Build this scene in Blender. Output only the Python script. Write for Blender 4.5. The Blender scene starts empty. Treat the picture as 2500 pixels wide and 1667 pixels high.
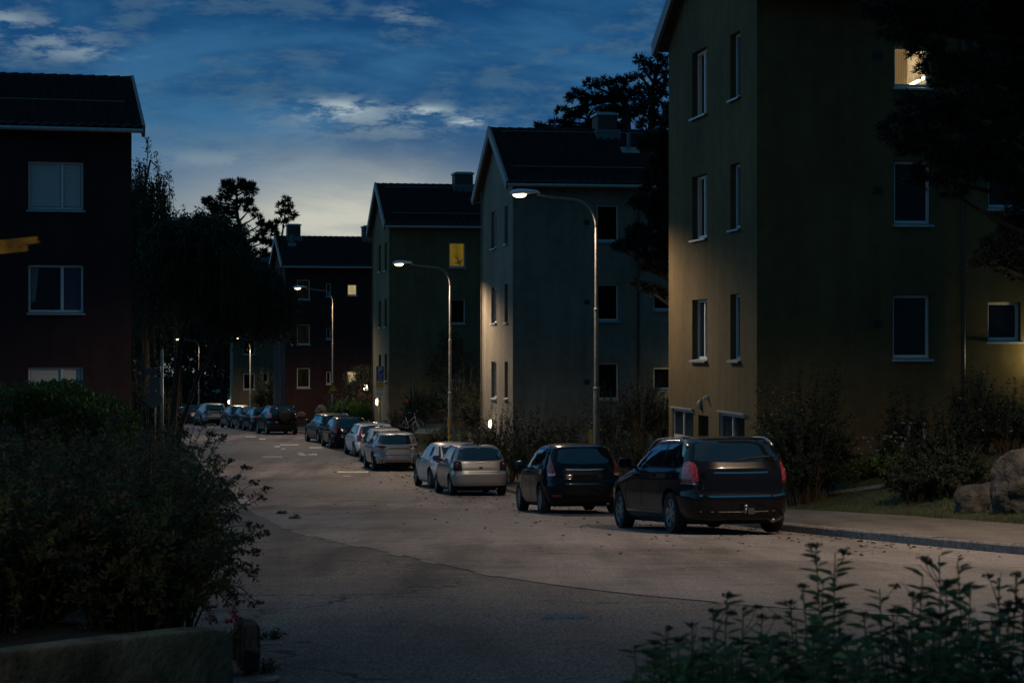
import bpy, bmesh, math, random
import numpy as np
from mathutils import Vector, Matrix
from mathutils.bvhtree import BVHTree

SC = bpy.context.scene
COL = SC.collection
F = 5000.0            # focal length in photo pixels (2500 wide)
CU, CV = 1250.0, 833.5

# ------------------------------------------------------------------ camera, world, exposure
cam_d = bpy.data.cameras.new("camera"); cam = bpy.data.objects.new("camera", cam_d); COL.objects.link(cam)
cam.location = (0, 0, 0); cam.rotation_euler = (math.radians(90), 0, 0)
cam_d.sensor_width = 36; cam_d.lens = 36 * F / 2500
cam_d.clip_start = 0.1; cam_d.clip_end = 3000
cam_d.dof.use_dof = True; cam_d.dof.focus_distance = 48; cam_d.dof.aperture_fstop = 9
SC.camera = cam
SC.view_settings.view_transform = 'Standard'; SC.view_settings.look = 'None'
SC.view_settings.exposure = 0; SC.view_settings.gamma = 1
SC.render.engine = 'CYCLES'
SC.cycles.use_denoising = True
SC.cycles.max_bounces = 6; SC.cycles.diffuse_bounces = 3; SC.cycles.glossy_bounces = 3
SC.cycles.transmission_bounces = 3; SC.cycles.transparent_max_bounces = 6
SC.cycles.caustics_reflective = False; SC.cycles.caustics_refractive = False
SC.cycles.sample_clamp_indirect = 2.0
LAMP_W = 2300.0        # street lamp power
LAMP_COL = (1.0, 0.72, 0.47)

class NT:
    """small helper for building node trees"""
    def __init__(s, tree): s.t = tree; s.n = tree.nodes; s.l = tree.links
    def new(s, typ, **kw):
        n = s.n.new(typ)
        for k, v in kw.items(): setattr(n, k, v)
        return n
    def put(s, sock, v):
        if hasattr(v, 'is_linked') or isinstance(v, bpy.types.NodeSocket): s.l.new(v, sock)
        elif v is not None: sock.default_value = v
    def m(s, op, a, b=None, c=None, clamp=False):
        n = s.new('ShaderNodeMath', operation=op); n.use_clamp = clamp
        for i, v in enumerate((a, b, c)):
            if v is not None: s.put(n.inputs[i], v)
        return n.outputs[0]
    def noise(s, vec, scale, detail=4, rough=.5, lac=2.0, dist=0.0):
        n = s.new('ShaderNodeTexNoise'); s.put(n.inputs['Vector'], vec)
        for k, v in (('Scale', scale), ('Detail', detail), ('Roughness', rough), ('Lacunarity', lac), ('Distortion', dist)): n.inputs[k].default_value = v
        return n.outputs['Fac']
    def ramp(s, fac, stops, interp='LINEAR'):
        n = s.new('ShaderNodeValToRGB'); n.color_ramp.interpolation = interp
        while len(n.color_ramp.elements) < len(stops): n.color_ramp.elements.new(.5)
        for e, (p, c) in zip(n.color_ramp.elements, stops):
            e.position = p; e.color = (*c, 1) if isinstance(c, tuple) else (c, c, c, 1)
        s.put(n.inputs[0], fac); return n.outputs[0]
    def mix(s, fac, a, b, blend='MIX'):
        n = s.new('ShaderNodeMix', data_type='RGBA', blend_type=blend)
        s.put(n.inputs['Factor'], fac)
        s.put(n.inputs['A'], (*a, 1) if isinstance(a, tuple) else a); s.put(n.inputs['B'], (*b, 1) if isinstance(b, tuple) else b)
        return n.outputs['Result']
    def smooth(s, x, e0, e1):
        n = s.new('ShaderNodeMapRange', interpolation_type='SMOOTHSTEP')
        s.put(n.inputs['Value'], x); n.inputs['From Min'].default_value = e0; n.inputs['From Max'].default_value = e1
        return n.outputs['Result']

def build_world():
    w = bpy.data.worlds.new("World"); SC.world = w; w.use_nodes = True
    k = NT(w.node_tree); k.n.clear()
    out = k.new('ShaderNodeOutputWorld'); bg = k.new('ShaderNodeBackground'); k.l.new(bg.outputs[0], out.inputs[0])
    tc = k.new('ShaderNodeTexCoord'); d = tc.outputs['Generated']
    sp = k.new('ShaderNodeSeparateXYZ'); k.l.new(d, sp.inputs[0]); x, y, z = sp.outputs
    el = k.m('ARCSINE', z); az = k.m('ARCTAN2', x, y)
    mp = k.new('ShaderNodeMapping'); k.l.new(d, mp.inputs['Vector']); mp.inputs['Scale'].default_value = (1, .6, 3.2)
    mp.inputs['Rotation'].default_value = (0, math.radians(-5), 0)
    v = mp.outputs[0]
    base = k.ramp(k.m('DIVIDE', el, .2), [(0, (.26, .28, .27)), (.26, (.16, .215, .255)), (.38, (.078, .170, .290)), (.55, (.042, .150, .292)), (.75, (.024, .112, .250)), (1, (.017, .090, .212))])
    n1 = k.noise(v, 5.2, 8, .56, dist=.5); n2 = k.noise(v, 15, 7, .56, dist=.4); n3 = k.noise(v, 60, 5, .65)
    # dark cloud bands
    cl = k.smooth(k.m('ADD', k.m('MULTIPLY', n1, .7), k.m('MULTIPLY', n2, .3)), .41, .575)
    up = k.smooth(el, .045, .10)
    dark = k.mix(1.0, base, (.30, .52, .68), 'MULTIPLY')
    col = k.mix(k.m('MULTIPLY', cl, k.m('MULTIPLY_ADD', up, .62, .33)), base, dark)
    # soft lighter veils
    veil = k.smooth(k.m('ADD', k.m('MULTIPLY', n2, .6), k.m('MULTIPLY', n3, .4)), .48, .62)
    col = k.mix(k.m('MULTIPLY', veil, .38), col, (.095, .180, .245))
    def blob(u, vv, su, sv):
        a = k.m('DIVIDE', k.m('SUBTRACT', az, (u - CU) / F), su / F); b = k.m('DIVIDE', k.m('SUBTRACT', el, (CV - vv) / F), sv / F)
        return k.m('EXPONENT', k.m('MULTIPLY', k.m('ADD', k.m('MULTIPLY', a, a), k.m('MULTIPLY', b, b)), -1.0))
    # afterglow of the set sun low over the roofs, streaked by cloud
    st = k.m('MULTIPLY_ADD', k.smooth(n2, .36, .60), .45, .68)
    g = k.m('MULTIPLY', blob(850, 545, 300, 108), st)
    col = k.mix(k.m('MULTIPLY', g, 1.0, clamp=True), col, (.70, .70, .58))
    g2 = k.m('MULTIPLY', blob(820, 530, 520, 120), .42)
    col = k.mix(g2, col, (.34, .35, .33))
    # breaks in the cloud
    br = None
    for (u, vv, su, sv, a) in ((820, 270, 85, 22, .85), (1040, 275, 55, 13, .8), (1145, 300, 42, 10, .95), (120, 110, 130, 40, .34), (30, 75, 60, 20, .34), (990, 45, 60, 30, .22), (950, 300, 260, 40, .30), (230, 150, 110, 20, .3), (520, 395, 120, 20, .2)):
        b = k.m('MULTIPLY', blob(u, vv, su, sv), a); br = b if br is None else k.m('ADD', br, b)
    bt = k.m('MULTIPLY', br, k.smooth(k.m('ADD', k.m('MULTIPLY', n3, .6), k.m('MULTIPLY', n2, .4)), .42, .57), clamp=True)
    col = k.mix(bt, col, (.42, .52, .55))
    # the sky away from the set sun is darker
    side = k.m('ADD', k.m('MULTIPLY', x, -.80), k.m('MULTIPLY', y, .60)); back = k.smooth(side, .12, -.30)
    high = k.smooth(el, .18, .85)
    col = k.mix(k.m('MULTIPLY', back, .93), col, (.0105, .068, .125))
    left = k.m('MULTIPLY', k.smooth(side, .15, .85), k.smooth(y, .93, .70)); col = k.mix(k.m('MULTIPLY', left, .85), col, (.14, .40, .66))
    col = k.mix(k.m('MULTIPLY', high, .85), col, k.mix(back, (.040, .104, .165), (.015, .080, .148)))
    # below the horizon: dark ground light
    col = k.mix(k.smooth(el, 0.0, -.05), col, (.004, .005, .006))
    k.l.new(col, bg.inputs['Color']); bg.inputs['Strength'].default_value = 1.0
build_world()

# ------------------------------------------------------------------ helpers
def srand(seed): return np.random.default_rng(seed)

def link(o, parent=None):
    COL.objects.link(o)
    if parent is not None: o.parent = parent
    return o

def tag(o, label=None, cat=None, group=None, kind=None):
    if label: o['label'] = label
    if cat: o['category'] = cat
    if group: o['group'] = group
    if kind: o['kind'] = kind
    return o

def thing(name, label, cat, loc=(0, 0, 0), rot=(0, 0, 0), group=None):
    o = bpy.data.objects.new(name, None); o.empty_display_size = .3; link(o)
    o.location = loc; o.rotation_euler = rot
    return tag(o, label, cat, group)

def mesh_obj(name, V, Fc, mat, parent=None, smooth=False, kind=None, sharp=None):
    me = bpy.data.meshes.new(name)
    me.from_pydata([tuple(map(float, v)) for v in V], [], [tuple(int(i) for i in f) for f in Fc]); me.update()
    mats = mat if isinstance(mat, (list, tuple)) else [mat]
    for m in mats: me.materials.append(m)
    if smooth:
        me.polygons.foreach_set('use_smooth', [True] * len(me.polygons))
        if sharp: me.set_sharp_from_angle(angle=math.radians(sharp))
    o = bpy.data.objects.new(name, me); link(o, parent)
    if kind: o['kind'] = kind
    return o

def np_mesh(name, V, Q, mat, parent=None, smooth=False, kind=None):
    """V (n,3) array, Q (m,k) array of faces with k corners each"""
    V = np.asarray(V, dtype=np.float32); Q = np.asarray(Q, dtype=np.int32)
    me = bpy.data.meshes.new(name); m, kk = Q.shape
    me.vertices.add(len(V)); me.vertices.foreach_set('co', V.ravel())
    me.loops.add(m * kk); me.loops.foreach_set('vertex_index', Q.ravel())
    me.polygons.add(m); me.polygons.foreach_set('loop_start', np.arange(m, dtype=np.int32) * kk)
    if smooth: me.polygons.foreach_set('use_smooth', np.ones(m, dtype=bool))
    me.update(calc_edges=True); me.validate()
    me.materials.append(mat)
    o = bpy.data.objects.new(name, me); link(o, parent)
    if kind: o['kind'] = kind
    return o

class MB:
    def __init__(s): s.V = []; s.F = []
    def add(s, V, Fc):
        b = len(s.V); s.V += [tuple(v) for v in V]; s.F += [tuple(b + i for i in f) for f in Fc]; return s
    def box(s, x0, x1, y0, y1, z0, z1):
        V = [(x, y, z) for z in (z0, z1) for y in (y0, y1) for x in (x0, x1)]
        return s.add(V, [(0, 2, 3, 1), (4, 5, 7, 6), (0, 1, 5, 4), (2, 6, 7, 3), (0, 4, 6, 2), (1, 3, 7, 5)])
    def tube(s, P, R, n=8, caps=True):
        P = [Vector(p) for p in P]; R = list(R) if hasattr(R, '__len__') else [R] * len(P)
        V = []; Fc = []; up = None
        for i, p in enumerate(P):
            t = (P[min(i + 1, len(P) - 1)] - P[max(i - 1, 0)]).normalized()
            if up is None: up = Vector((0, 0, 1)) if abs(t.z) < .9 else Vector((1, 0, 0))
            a = t.cross(up)
            if a.length < 1e-5: a = t.orthogonal()
            a.normalize(); b = a.cross(t).normalized(); up = b
            for j in range(n):
                q = 2 * math.pi * j / n; V.append(p + (a * math.cos(q) + b * math.sin(q)) * R[i])
        for i in range(len(P) - 1):
            for j in range(n):
                k = (j + 1) % n; Fc.append((i * n + j, i * n + k, (i + 1) * n + k, (i + 1) * n + j))
        if caps: Fc.append(tuple(range(n - 1, -1, -1))); Fc.append(tuple((len(P) - 1) * n + j for j in range(n)))
        return s.add(V, Fc)
    def lathe(s, prof, n=24, axis='z', c=(0, 0, 0)):
        V = []; Fc = []; m = len(prof)
        for j in range(n):
            q = 2 * math.pi * j / n
            for (r, h) in prof:
                a, b = r * math.cos(q), r * math.sin(q)
                v = {'z': (a, b, h), 'x': (h, a, b), 'y': (a, h, b)}[axis]
                V.append((v[0] + c[0], v[1] + c[1], v[2] + c[2]))
        for j in range(n):
            k = (j + 1) % n
            for i in range(m - 1): Fc.append((j * m + i, k * m + i, k * m + i + 1, j * m + i + 1))
        return s.add(V, Fc)
    def prism(s, poly, d0, d1, fr):
        """poly 2D list; fr(a,b,d)->xyz"""
        n = len(poly); V = [fr(a, b, d0) for a, b in poly] + [fr(a, b, d1) for a, b in poly]
        Fc = [tuple(range(n))[::-1], tuple(range(n, 2 * n))] + [(i, (i + 1) % n, n + (i + 1) % n, n + i) for i in range(n)]
        return s.add(V, Fc)
    def build(s, name, mat, parent=None, smooth=False, kind=None, sharp=None):
        return mesh_obj(name, s.V, s.F, mat, parent, smooth, kind, sharp)

MATS = {}
def pm(name, col, rough=.6, metal=0.0, coat=0.0, var=None, bump=None, spec=.5, emit=None, island=0.0, trans=0.0, coords='Object'):
    """principled material; var=(scale, amount, detail) brightness mottling; bump=(scale,strength,dist)"""
    if name in MATS: return MATS[name]
    m = bpy.data.materials.new(name); m.use_nodes = True; MATS[name] = m
    k = NT(m.node_tree); b = k.n['Principled BSDF']
    b.inputs['Base Color'].default_value = (*col, 1); b.inputs['Roughness'].default_value = rough; b.inputs['Metallic'].default_value = metal
    b.inputs['Coat Weight'].default_value = coat; b.inputs['Coat Roughness'].default_value = .04; b.inputs['Specular IOR Level'].default_value = spec
    tc = k.new('ShaderNodeTexCoord').outputs[coords]
    c = None
    if var:
        nz = k.noise(tc, var[0], var[2] if len(var) > 2 else 5, .6)
        c = k.mix(1.0, (*col,), k.ramp(nz, [(.36, 1 - var[1]), (.64, 1 + var[1])]), 'MULTIPLY')
    if island:
        g = k.new('ShaderNodeNewGeometry')
        c = k.mix(1.0, c if c is not None else (*col,), k.ramp(g.outputs['Random Per Island'], [(0, 1 - island), (1, 1 + island)]), 'MULTIPLY')
    if c is not None: k.l.new(c, b.inputs['Base Color'])
    if bump:
        bp = k.new('ShaderNodeBump'); bp.inputs['Strength'].default_value = bump[1]; bp.inputs['Distance'].default_value = bump[2]
        k.l.new(k.noise(tc, bump[0], 4, .6), bp.inputs['Height']); k.l.new(bp.outputs[0], b.inputs['Normal'])
    if emit:
        b.inputs['Emission Color'].default_value = (*emit[0], 1); b.inputs['Emission Strength'].default_value = emit[1]
    return m

def plaster(name, col, stain=.22):
    if name in MATS: return MATS[name]
    m = pm(name, col, .92, spec=.2); k = NT(m.node_tree); b = k.n['Principled BSDF']
    tc = k.new('ShaderNodeTexCoord').outputs['Object']
    big = k.noise(tc, .45, 5, .6); mid = k.noise(tc, 3.0, 6, .65); fine = k.noise(tc, 38, 4, .7)
    mp = k.new('ShaderNodeMapping'); k.l.new(tc, mp.inputs[0]); mp.inputs['Scale'].default_value = (3, 3, .22)
    streak = k.noise(mp.outputs[0], 1.0, 5, .6)
    f = k.m('ADD', k.m('MULTIPLY', big, .4), k.m('ADD', k.m('MULTIPLY', mid, .25), k.m('ADD', k.m('MULTIPLY', streak, .25), k.m('MULTIPLY', fine, .10))))
    c = k.mix(1.0, (*col,), k.ramp(f, [(.42, (1 - stain, 1 - stain * 1.05, 1 - stain * 1.15)), (.58, (1 + stain, 1 + stain * .97, 1 + stain * .9))]), 'MULTIPLY')
    k.l.new(c, b.inputs['Base Color'])
    bp = k.new('ShaderNodeBump'); bp.inputs['Strength'].default_value = .65; bp.inputs['Distance'].default_value = .012
    k.l.new(k.m('ADD', fine, k.m('MULTIPLY', k.noise(tc, 90, 3, .6), .6)), bp.inputs['Height']); k.l.new(bp.outputs[0], b.inputs['Normal'])
    return m

# ------------------------------------------------------------------ terrain: profile of the street and its kerbs
_yg = np.arange(-30, 420, .5)
def _spl(pts, win=8):
    p = np.array(pts, float); g = np.interp(_yg, p[:, 0], p[:, 1]); w = int(win * 2) | 1
    kx = np.hanning(w + 2)[1:-1]; kx /= kx.sum()
    return np.convolve(np.pad(g, w // 2, mode='edge'), kx, 'valid')
_zr = _spl([(-30, -1.05), (0, -1.28), (5, -1.42), (10, -1.68), (20, -2.34), (31, -2.92), (36, -3.22), (44.6, -3.72), (52, -4.12), (58.8, -4.44), (66, -4.68), (78, -4.97), (84.5, -5.07), (91, -5.15), (98, -5.16), (104, -5.22), (117, -5.36), (123.5, -5.46), (129.5, -5.56), (136, -5.76), (148, -6.12), (160, -6.55), (175, -7.05), (200, -7.9), (420, -12)], 7)
_kx = _spl([(-30, 40), (10, 13.5), (17, 9.3), (24.5, 6.2), (31, 4.45), (38, 3.4), (44.6, 2.72), (50, 1.8), (58, .4), (63, -.4), (78, -3.1), (84, -4.0), (90, -4.9), (98, -6.45), (104, -7.6), (117, -11.5), (123.5, -13.4), (136, -16.8), (148, -20.2), (158, -23.2), (170, -26.2), (200, -34), (260, -52), (420, -110)], 7)
_lx = _spl([(-30, 30), (10, 9), (14, 3.6), (16.5, 1.5), (20, 0), (24.5, -1.25), (31.5, -3.3), (44, -5.5), (62, -8.3), (77, -11.4), (98, -15.2), (122, -20.8), (160, -31), (200, -44), (260, -62), (420, -120)], 5)
def zr(y): return np.interp(y, _yg, _zr)
def KX(y): return np.interp(y, _yg, _kx)
def LX(y): return np.interp(y, _yg, _lx)
def sstep(x, a, b):
    t = np.clip((np.asarray(x, float) - a) / (b - a), 0, 1); return t * t * (3 - 2 * t)
def PW(y): return np.interp(y, [0, 34, 42, 80, 92, 100, 110, 116, 400], [2.5, 2.5, 2.0, 2.0, .9, .7, .7, 1.6, 1.6])     # pavement width
def HR(s, y):
    """height of the land at s metres to the right of the kerb"""
    return zr(y) + .13 + .03 * np.minimum(s, 2.5) + np.interp(y, [0, 20, 30, 60, 400], [.3, .6, 1.0, 1.15, 1.3]) * sstep(s, PW(y) - .3, PW(y) + np.interp(y, [0, 60, 88, 110, 125], [4.0, 4.0, 1.4, 1.4, 4.0]))
def H(x, y):
    s = x - KX(y)
    return float(np.where(s > 0, HR(s, y), zr(y)))
def heading(y):
    return math.atan2(float(KX(y - 1.5) - KX(y + 3.5)), 5.0)     # positive: turning to the left
def at(u, v, y): return Vector(((u - CU) / F * y, y, (CV - v) / F * y))
def ground(u, v, off=0.0):
    """where the sight line of a photo pixel meets the land"""
    for y in np.arange(3, 240, .05):
        z = (CV - v) / F * y
        if z <= H((u - CU) / F * y, y) + off: return Vector(((u - CU) / F * y, y, z))
    return at(u, v, 200)

def strip(name, ys, s0f, s1f, zf, n, mat, kind='structure'):
    """sheet between two lines x=s0f(y) and x=s1f(y)"""
    ys = np.asarray(ys, float); V = []
    for y in ys:
        for i in range(n + 1):
            x = s0f(y) + (s1f(y) - s0f(y)) * i / n; V.append((x, y, zf(x, y)))
    idx = np.arange(len(V)).reshape(len(ys), n + 1)
    Q = np.stack([idx[:-1, :-1], idx[:-1, 1:], idx[1:, 1:], idx[1:, :-1]], -1).reshape(-1, 4)
    return np_mesh(name, V, Q, mat, smooth=True, kind=kind)
# ------------------------------------------------------------------ ground materials
def asphalt(name, base, speck=.5, crack=0.0):
    m = pm(name, base, .85, spec=.09); k = NT(m.node_tree); b = k.n['Principled BSDF']
    tc = k.new('ShaderNodeTexCoord').outputs['Object']
    big = k.noise(tc, .22, 6, .62); mid = k.noise(tc, 1.7, 6, .66); fine = k.noise(tc, 55, 3, .75); grit = k.noise(tc, 140, 2, .8)
    mp = k.new('ShaderNodeMapping'); k.l.new(tc, mp.inputs[0]); mp.inputs['Rotation'].default_value = (0, 0, math.radians(-11)); mp.inputs['Scale'].default_value = (1.1, .10, 1)
    lane = k.noise(mp.outputs[0], 1.0, 5, .6)
    f = k.m('ADD', k.m('MULTIPLY', big, .34), k.m('ADD', k.m('MULTIPLY', mid, .22), k.m('MULTIPLY', lane, .44)))
    c = k.mix(1.0, (*base,), k.ramp(f, [(.40, .52), (.5, 1.0), (.60, 1.38)]), 'MULTIPLY')
    c = k.mix(1.0, c, k.ramp(fine, [(.37, 1 - speck), (.5, 1.0), (.64, 1 + speck * 1.6)]), 'MULTIPLY')
    # pale chippings in the binder
    c = k.mix(k.m('MULTIPLY', k.smooth(grit, .66, .74), .55), c, (.30, .28, .26))
    if crack:
        vo = k.new('ShaderNodeTexVoronoi', feature='DISTANCE_TO_EDGE'); vo.inputs['Scale'].default_value = .16
        dm = k.new('ShaderNodeVectorMath', operation='ADD'); nn = k.new('ShaderNodeTexNoise'); nn.inputs['Scale'].default_value = 1.2; nn.inputs['Detail'].default_value = 6
        k.l.new(tc, nn.inputs['Vector']); sc = k.new('ShaderNodeVectorMath', operation='SCALE'); sc.inputs['Scale'].default_value = 1.6
        k.l.new(nn.outputs['Color'], sc.inputs[0]); k.l.new(tc, dm.inputs[0]); k.l.new(sc.outputs[0], dm.inputs[1]); k.l.new(dm.outputs[0], vo.inputs['Vector'])
        ln = k.smooth(vo.outputs['Distance'], .007, .0)
        c = k.mix(k.m('MULTIPLY', ln, crack), c, (.012, .011, .010))
    k.l.new(c, b.inputs['Base Color'])
    k.l.new(k.ramp(f, [(.35, .66), (.65, .86)]), b.inputs['Roughness'])
    bp = k.new('ShaderNodeBump'); bp.inputs['Strength'].default_value = .55; bp.inputs['Distance'].default_value = .008
    k.l.new(k.m('ADD', fine, k.m('MULTIPLY', grit, .5)), bp.inputs['Height']); k.l.new(bp.outputs[0], b.inputs['Normal'])
    return m
M_ROAD = asphalt('road asphalt', (.172, .157, .152), .6, .5)
M_YARD = asphalt('yard asphalt', (.100, .093, .089), 1.0, .8)
M_PAVE = asphalt('pavement asphalt', (.115, .104, .096), .5, .4)
M_GRAN = pm('granite', (.17, .16, .15), .85, var=(14, .4, 6), bump=(30, .5, .02))
M_SOIL = pm('soil', (.035, .028, .02), .95, var=(6, .4), bump=(12, .8, .05))
M_LAWN = pm('turf', (.032, .042, .015), .95, var=(1.2, .45, 6), bump=(40, .7, .03))
M_PAINT = pm('road paint', (.62, .60, .56), .7, var=(9, .35, 5), bump=(60, .4, .004))

def setting():
    ys = np.concatenate([np.arange(2, 70, .5), np.arange(70, 240, 1.0)])
    # far land under everything
    V = []; xs = np.array([-900, -300, -120, -60, -30, 0, 30, 60, 120, 300, 900.]); yy = np.array([-60, -20, 0, 5, 10, 20, 30, 40, 60, 80, 100, 130, 160, 200, 260, 420, 900.])
    for y in yy:
        for x in xs: V.append((x, y, float(zr(min(y, 300))) - .35 + (-5 if y > 500 else 0)))
    idx = np.arange(len(V)).reshape(len(yy), len(xs))
    np_mesh('terrain', V, np.stack([idx[:-1, :-1], idx[:-1, 1:], idx[1:, 1:], idx[1:, :-1]], -1).reshape(-1, 4), M_LAWN, smooth=True, kind='structure')
    # side street the camera stands in, then the street across it
    yn = np.arange(-2, 70, .5)
    strip('side_street', yn, lambda y: LX(y) - 14 - .12 * y, lambda y: LX(y) + 5, lambda x, y: float(zr(y)) + .009 * float(sstep(x, LX(y) - 1.2, LX(y) - .1)), 10, M_YARD)
    strip('street', ys[ys > 8], lambda y: LX(y), lambda y: KX(y) + .05, lambda x, y: float(zr(y)) + .012 + .02 * math.sin(min(1, max(0, (x - LX(y)) / max(.1, KX(y) - LX(y)))) * math.pi), 8, M_ROAD)
    strip('pavement', ys, lambda y: KX(y) + .16, lambda y: KX(y) + PW(y), lambda x, y: float(HR(x - KX(y), y)), 3, M_PAVE)
    strip('lawn', ys, lambda y: KX(y) + PW(y), lambda y: KX(y) + 46, lambda x, y: float(HR(x - KX(y), y)) - .012, 60, M_LAWN)
    strip('verge', ys[ys > 62], lambda y: LX(y) - 60, lambda y: LX(y), lambda x, y: float(zr(y)) + .06, 20, M_LAWN)
    # kerb: stone by stone profile along the edge of the pavement
    def edge(name, ys, xf, w, hgt, mat, side=1, gap=1.0, seed=1, jz=1.0, skip=0):
        r = srand(seed); mb = MB(); y = ys[0]
        while y < ys[1]:
            y1 = min(y + gap, ys[1]); j = r.uniform(-.008, .008, 4)
            if r.random() < skip: y = y1; continue
            V = []
            for (q, a) in ((y + .006, 0), (y1 - .006, 1)):
                x = float(xf(q)); z = float(zr(q)); t = -math.sin(heading(q)), math.cos(heading(q))
                hh = hgt + j[2 + a] * jz
                for (dx, dz) in ((j[a], -.1), (j[a] + .012, hh - .025 * jz), (j[a] + .035, hh), (w, hh), (w, -.1)): V.append((x + dx * side, q, z + dz))
            mb.add(V, [(0, 1, 6, 5), (1, 2, 7, 6), (2, 3, 8, 7), (3, 4, 9, 8), (0, 4, 3, 2, 1), (5, 6, 7, 8, 9)]); y = y1
        return mb.build(name, mat, kind='structure')
    edge('kerb', (8, 220), lambda y: KX(y), .17, .135, M_GRAN)
    edge('gutter_line', (12.5, 50), lambda y: LX(y) + .02,   .10, .0118, pm('gutter stone', (.15, .14, .13), .85, var=(5, .6)), -1, .8, 4, .12, .45)
    edge('low_kerb', (50, 64), lambda y: LX(y) + .1, .28, .06, pm('pale kerb stone', (.30, .28, .26), .8, var=(8, .3)), -1, 1.0, 5)
    edge('opposite_kerb', (64, 220), lambda y: LX(y) + .05, .17, .11, M_GRAN, -1, 1.0, 6)
    # painted marks of the road hump and the parking bay line
    mb = MB()
    def mark(u0, u1, v0, v1, sk=0):
        P = [ground(u0, v1), ground(u1, v1), ground(u1 + sk, v0), ground(u0 + sk, v0)]
        for p in P:
            f = min(1, max(0, (p.x - LX(p.y)) / (KX(p.y) - LX(p.y)))); p.z = float(zr(p.y)) + .018 + .02 * math.sin(f * math.pi)
        mb.add(P, [(0, 1, 2, 3)])
    for a in ((684, 730, 1086.2, 1088.4), (670, 684, 1090.4, 1092.8), (687, 697, 1096.8, 1098.4), (756, 786, 1093, 1095.6), (727, 740, 1106, 1107.5), (727, 743, 1109, 1111), (732, 750, 1111.8, 1113.6), (753, 774, 1109.4, 1112.4), (641, 690, 1115.8, 1117.2), (694, 700, 1115.6, 1116.6), (600, 625, 1066.5, 1068), (633, 648, 1072, 1074)): mark(*a)
    mark(825, 899, 1152.6, 1155.2); mark(838, 856, 1163.8, 1164.8)
    mb.build('road_marking', M_PAINT, kind='structure')
    # garden path up to the flower bed
    mb = MB(); a = ((1900, 1216), (2000, 1206), (2110, 1194), (2230, 1176), (2330, 1162)); P = []
    for (u, v) in a:
        for dv in (4, -5): p = ground(u, v + dv); p.z = H(p.x, p.y) + .012; P.append(p)
    mb.add(P, [(2 * i, 2 * i + 2, 2 * i + 3, 2 * i + 1) for i in range(len(a) - 1)])
    mb.build('garden_path', pm('path slabs', (.16, .165, .17), .85, var=(5, .25)), kind='structure')
    # shallow pothole with a puddle
    c = ground(1383, 1507); V = []; N = 26; r = srand(3)
    for i in range(N):
        q = 2 * math.pi * i / N; rr = 1 + r.uniform(-.22, .22); V.append((c.x + .16 * rr * math.cos(q), c.y + .13 * rr * math.sin(q), float(zr(c.y)) + .010))
    mesh_obj('puddle', V, [tuple(range(N))], pm('water', (.02, .024, .028), .32, spec=.9, bump=(18, .5, .02)), kind='structure')
    rr = srand(5); V = []; Q = []
    for i in range(260):
        q = rr.uniform(0, 6.28); d = abs(rr.normal(0, .34)); x, y = c.x + d * math.cos(q) * 1.2, c.y + d * math.sin(q) * 1.5; s = rr.uniform(.004, .010); z = float(zr(y)) + .004; b = len(V)
        V += [(x - s, y - s, z), (x + s, y - s * .6, z), (x + s * .4, y + s, z), (x, y, z + s * 1.3)]; Q += [(b, b + 1, b + 3), (b + 1, b + 2, b + 3), (b + 2, b, b + 3)]
    o = np_mesh('loose_grit', V, Q, pm('grit', (.14, .14, .14), .7), kind='stuff'); tag(o, 'pale loose grit scattered round the small pothole', 'grit')
    # dry leaves and crumbs of dirt along the parked cars
    V = []; Q = []; r = srand(11)
    for i in range(1300):
        y = r.uniform(24, 95) if i % 3 else r.uniform(26, 52); off = abs(r.normal(0, 1.5)) ** 1.2; x = float(KX(y)) - .1 - off * (1 if r.random() < .7 else 1.9)
        if x < LX(y) + .3: continue
        f = (x - LX(y)) / (KX(y) - LX(y)); z = float(zr(y)) + .013 + .02 * math.sin(f * math.pi); s = r.uniform(.012, .045) * (1.3 if y > 50 else 1); q = r.uniform(0, 6.28); cq, sq = math.cos(q) * s, math.sin(q) * s; h = s * r.uniform(.3, .9); b = len(V)
        V += [(x - cq, y - sq, z + h * .3), (x + sq * .6, y - cq * .6, z + h), (x + cq, y + sq, z + h * .5), (x - sq * .6, y + cq * .6, z + .004)]; Q += [(b, b + 1, b + 3), (b + 1, b + 2, b + 3)]
    o = np_mesh('leaf_litter', V, Q, pm('dry leaf', (.05, .032, .018), .9, island=.5), kind='stuff'); tag(o, 'dry brown leaf crumbs scattered along the row of parked cars', 'leaf litter')
setting()

# ------------------------------------------------------------------ buildings
M_FRAME = pm('white window paint', (.60, .62, .62), .5, var=(20, .06))
M_PANE = pm('dark window glass', (.005, .006, .008), .03, spec=.22)
M_SILL = pm('zinc', (.36, .40, .43), .42, .6, var=(10, .15))
M_ROOF = pm('roof tile', (.030, .021, .024), .85, spec=.14, var=(4, .35, 6), island=.0)
M_WOOD = pm('dark eaves wood', (.035, .028, .024), .8)
M_BLIND = pm('blind slats', (.50, .52, .52), .7)
M_BLACK = pm('black metal', (.012, .012, .013), .5)
M_PIPE = pm('downpipe metal', (.05, .047, .042), .35, .5)
def brick_mat():
    m = pm('chimney brick', (.06, .035, .028), .9); k = NT(m.node_tree); b = k.n['Principled BSDF']
    tc = k.new('ShaderNodeTexCoord').outputs['Generated']; mp = k.new('ShaderNodeMapping'); k.l.new(tc, mp.inputs[0]); mp.inputs['Rotation'].default_value = (math.radians(90), 0, 0)
    br = k.new('ShaderNodeTexBrick'); br.inputs['Scale'].default_value = 4.5; k.l.new(mp.outputs[0], br.inputs['Vector'])
    br.inputs['Color1'].default_value = (.075, .035, .026, 1); br.inputs['Color2'].default_value = (.045, .026, .022, 1); br.inputs['Mortar'].default_value = (.10, .095, .09, 1); br.inputs['Mortar Size'].default_value = .03
    k.l.new(br.outputs['Color'], b.inputs['Base Color']); return m
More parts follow.
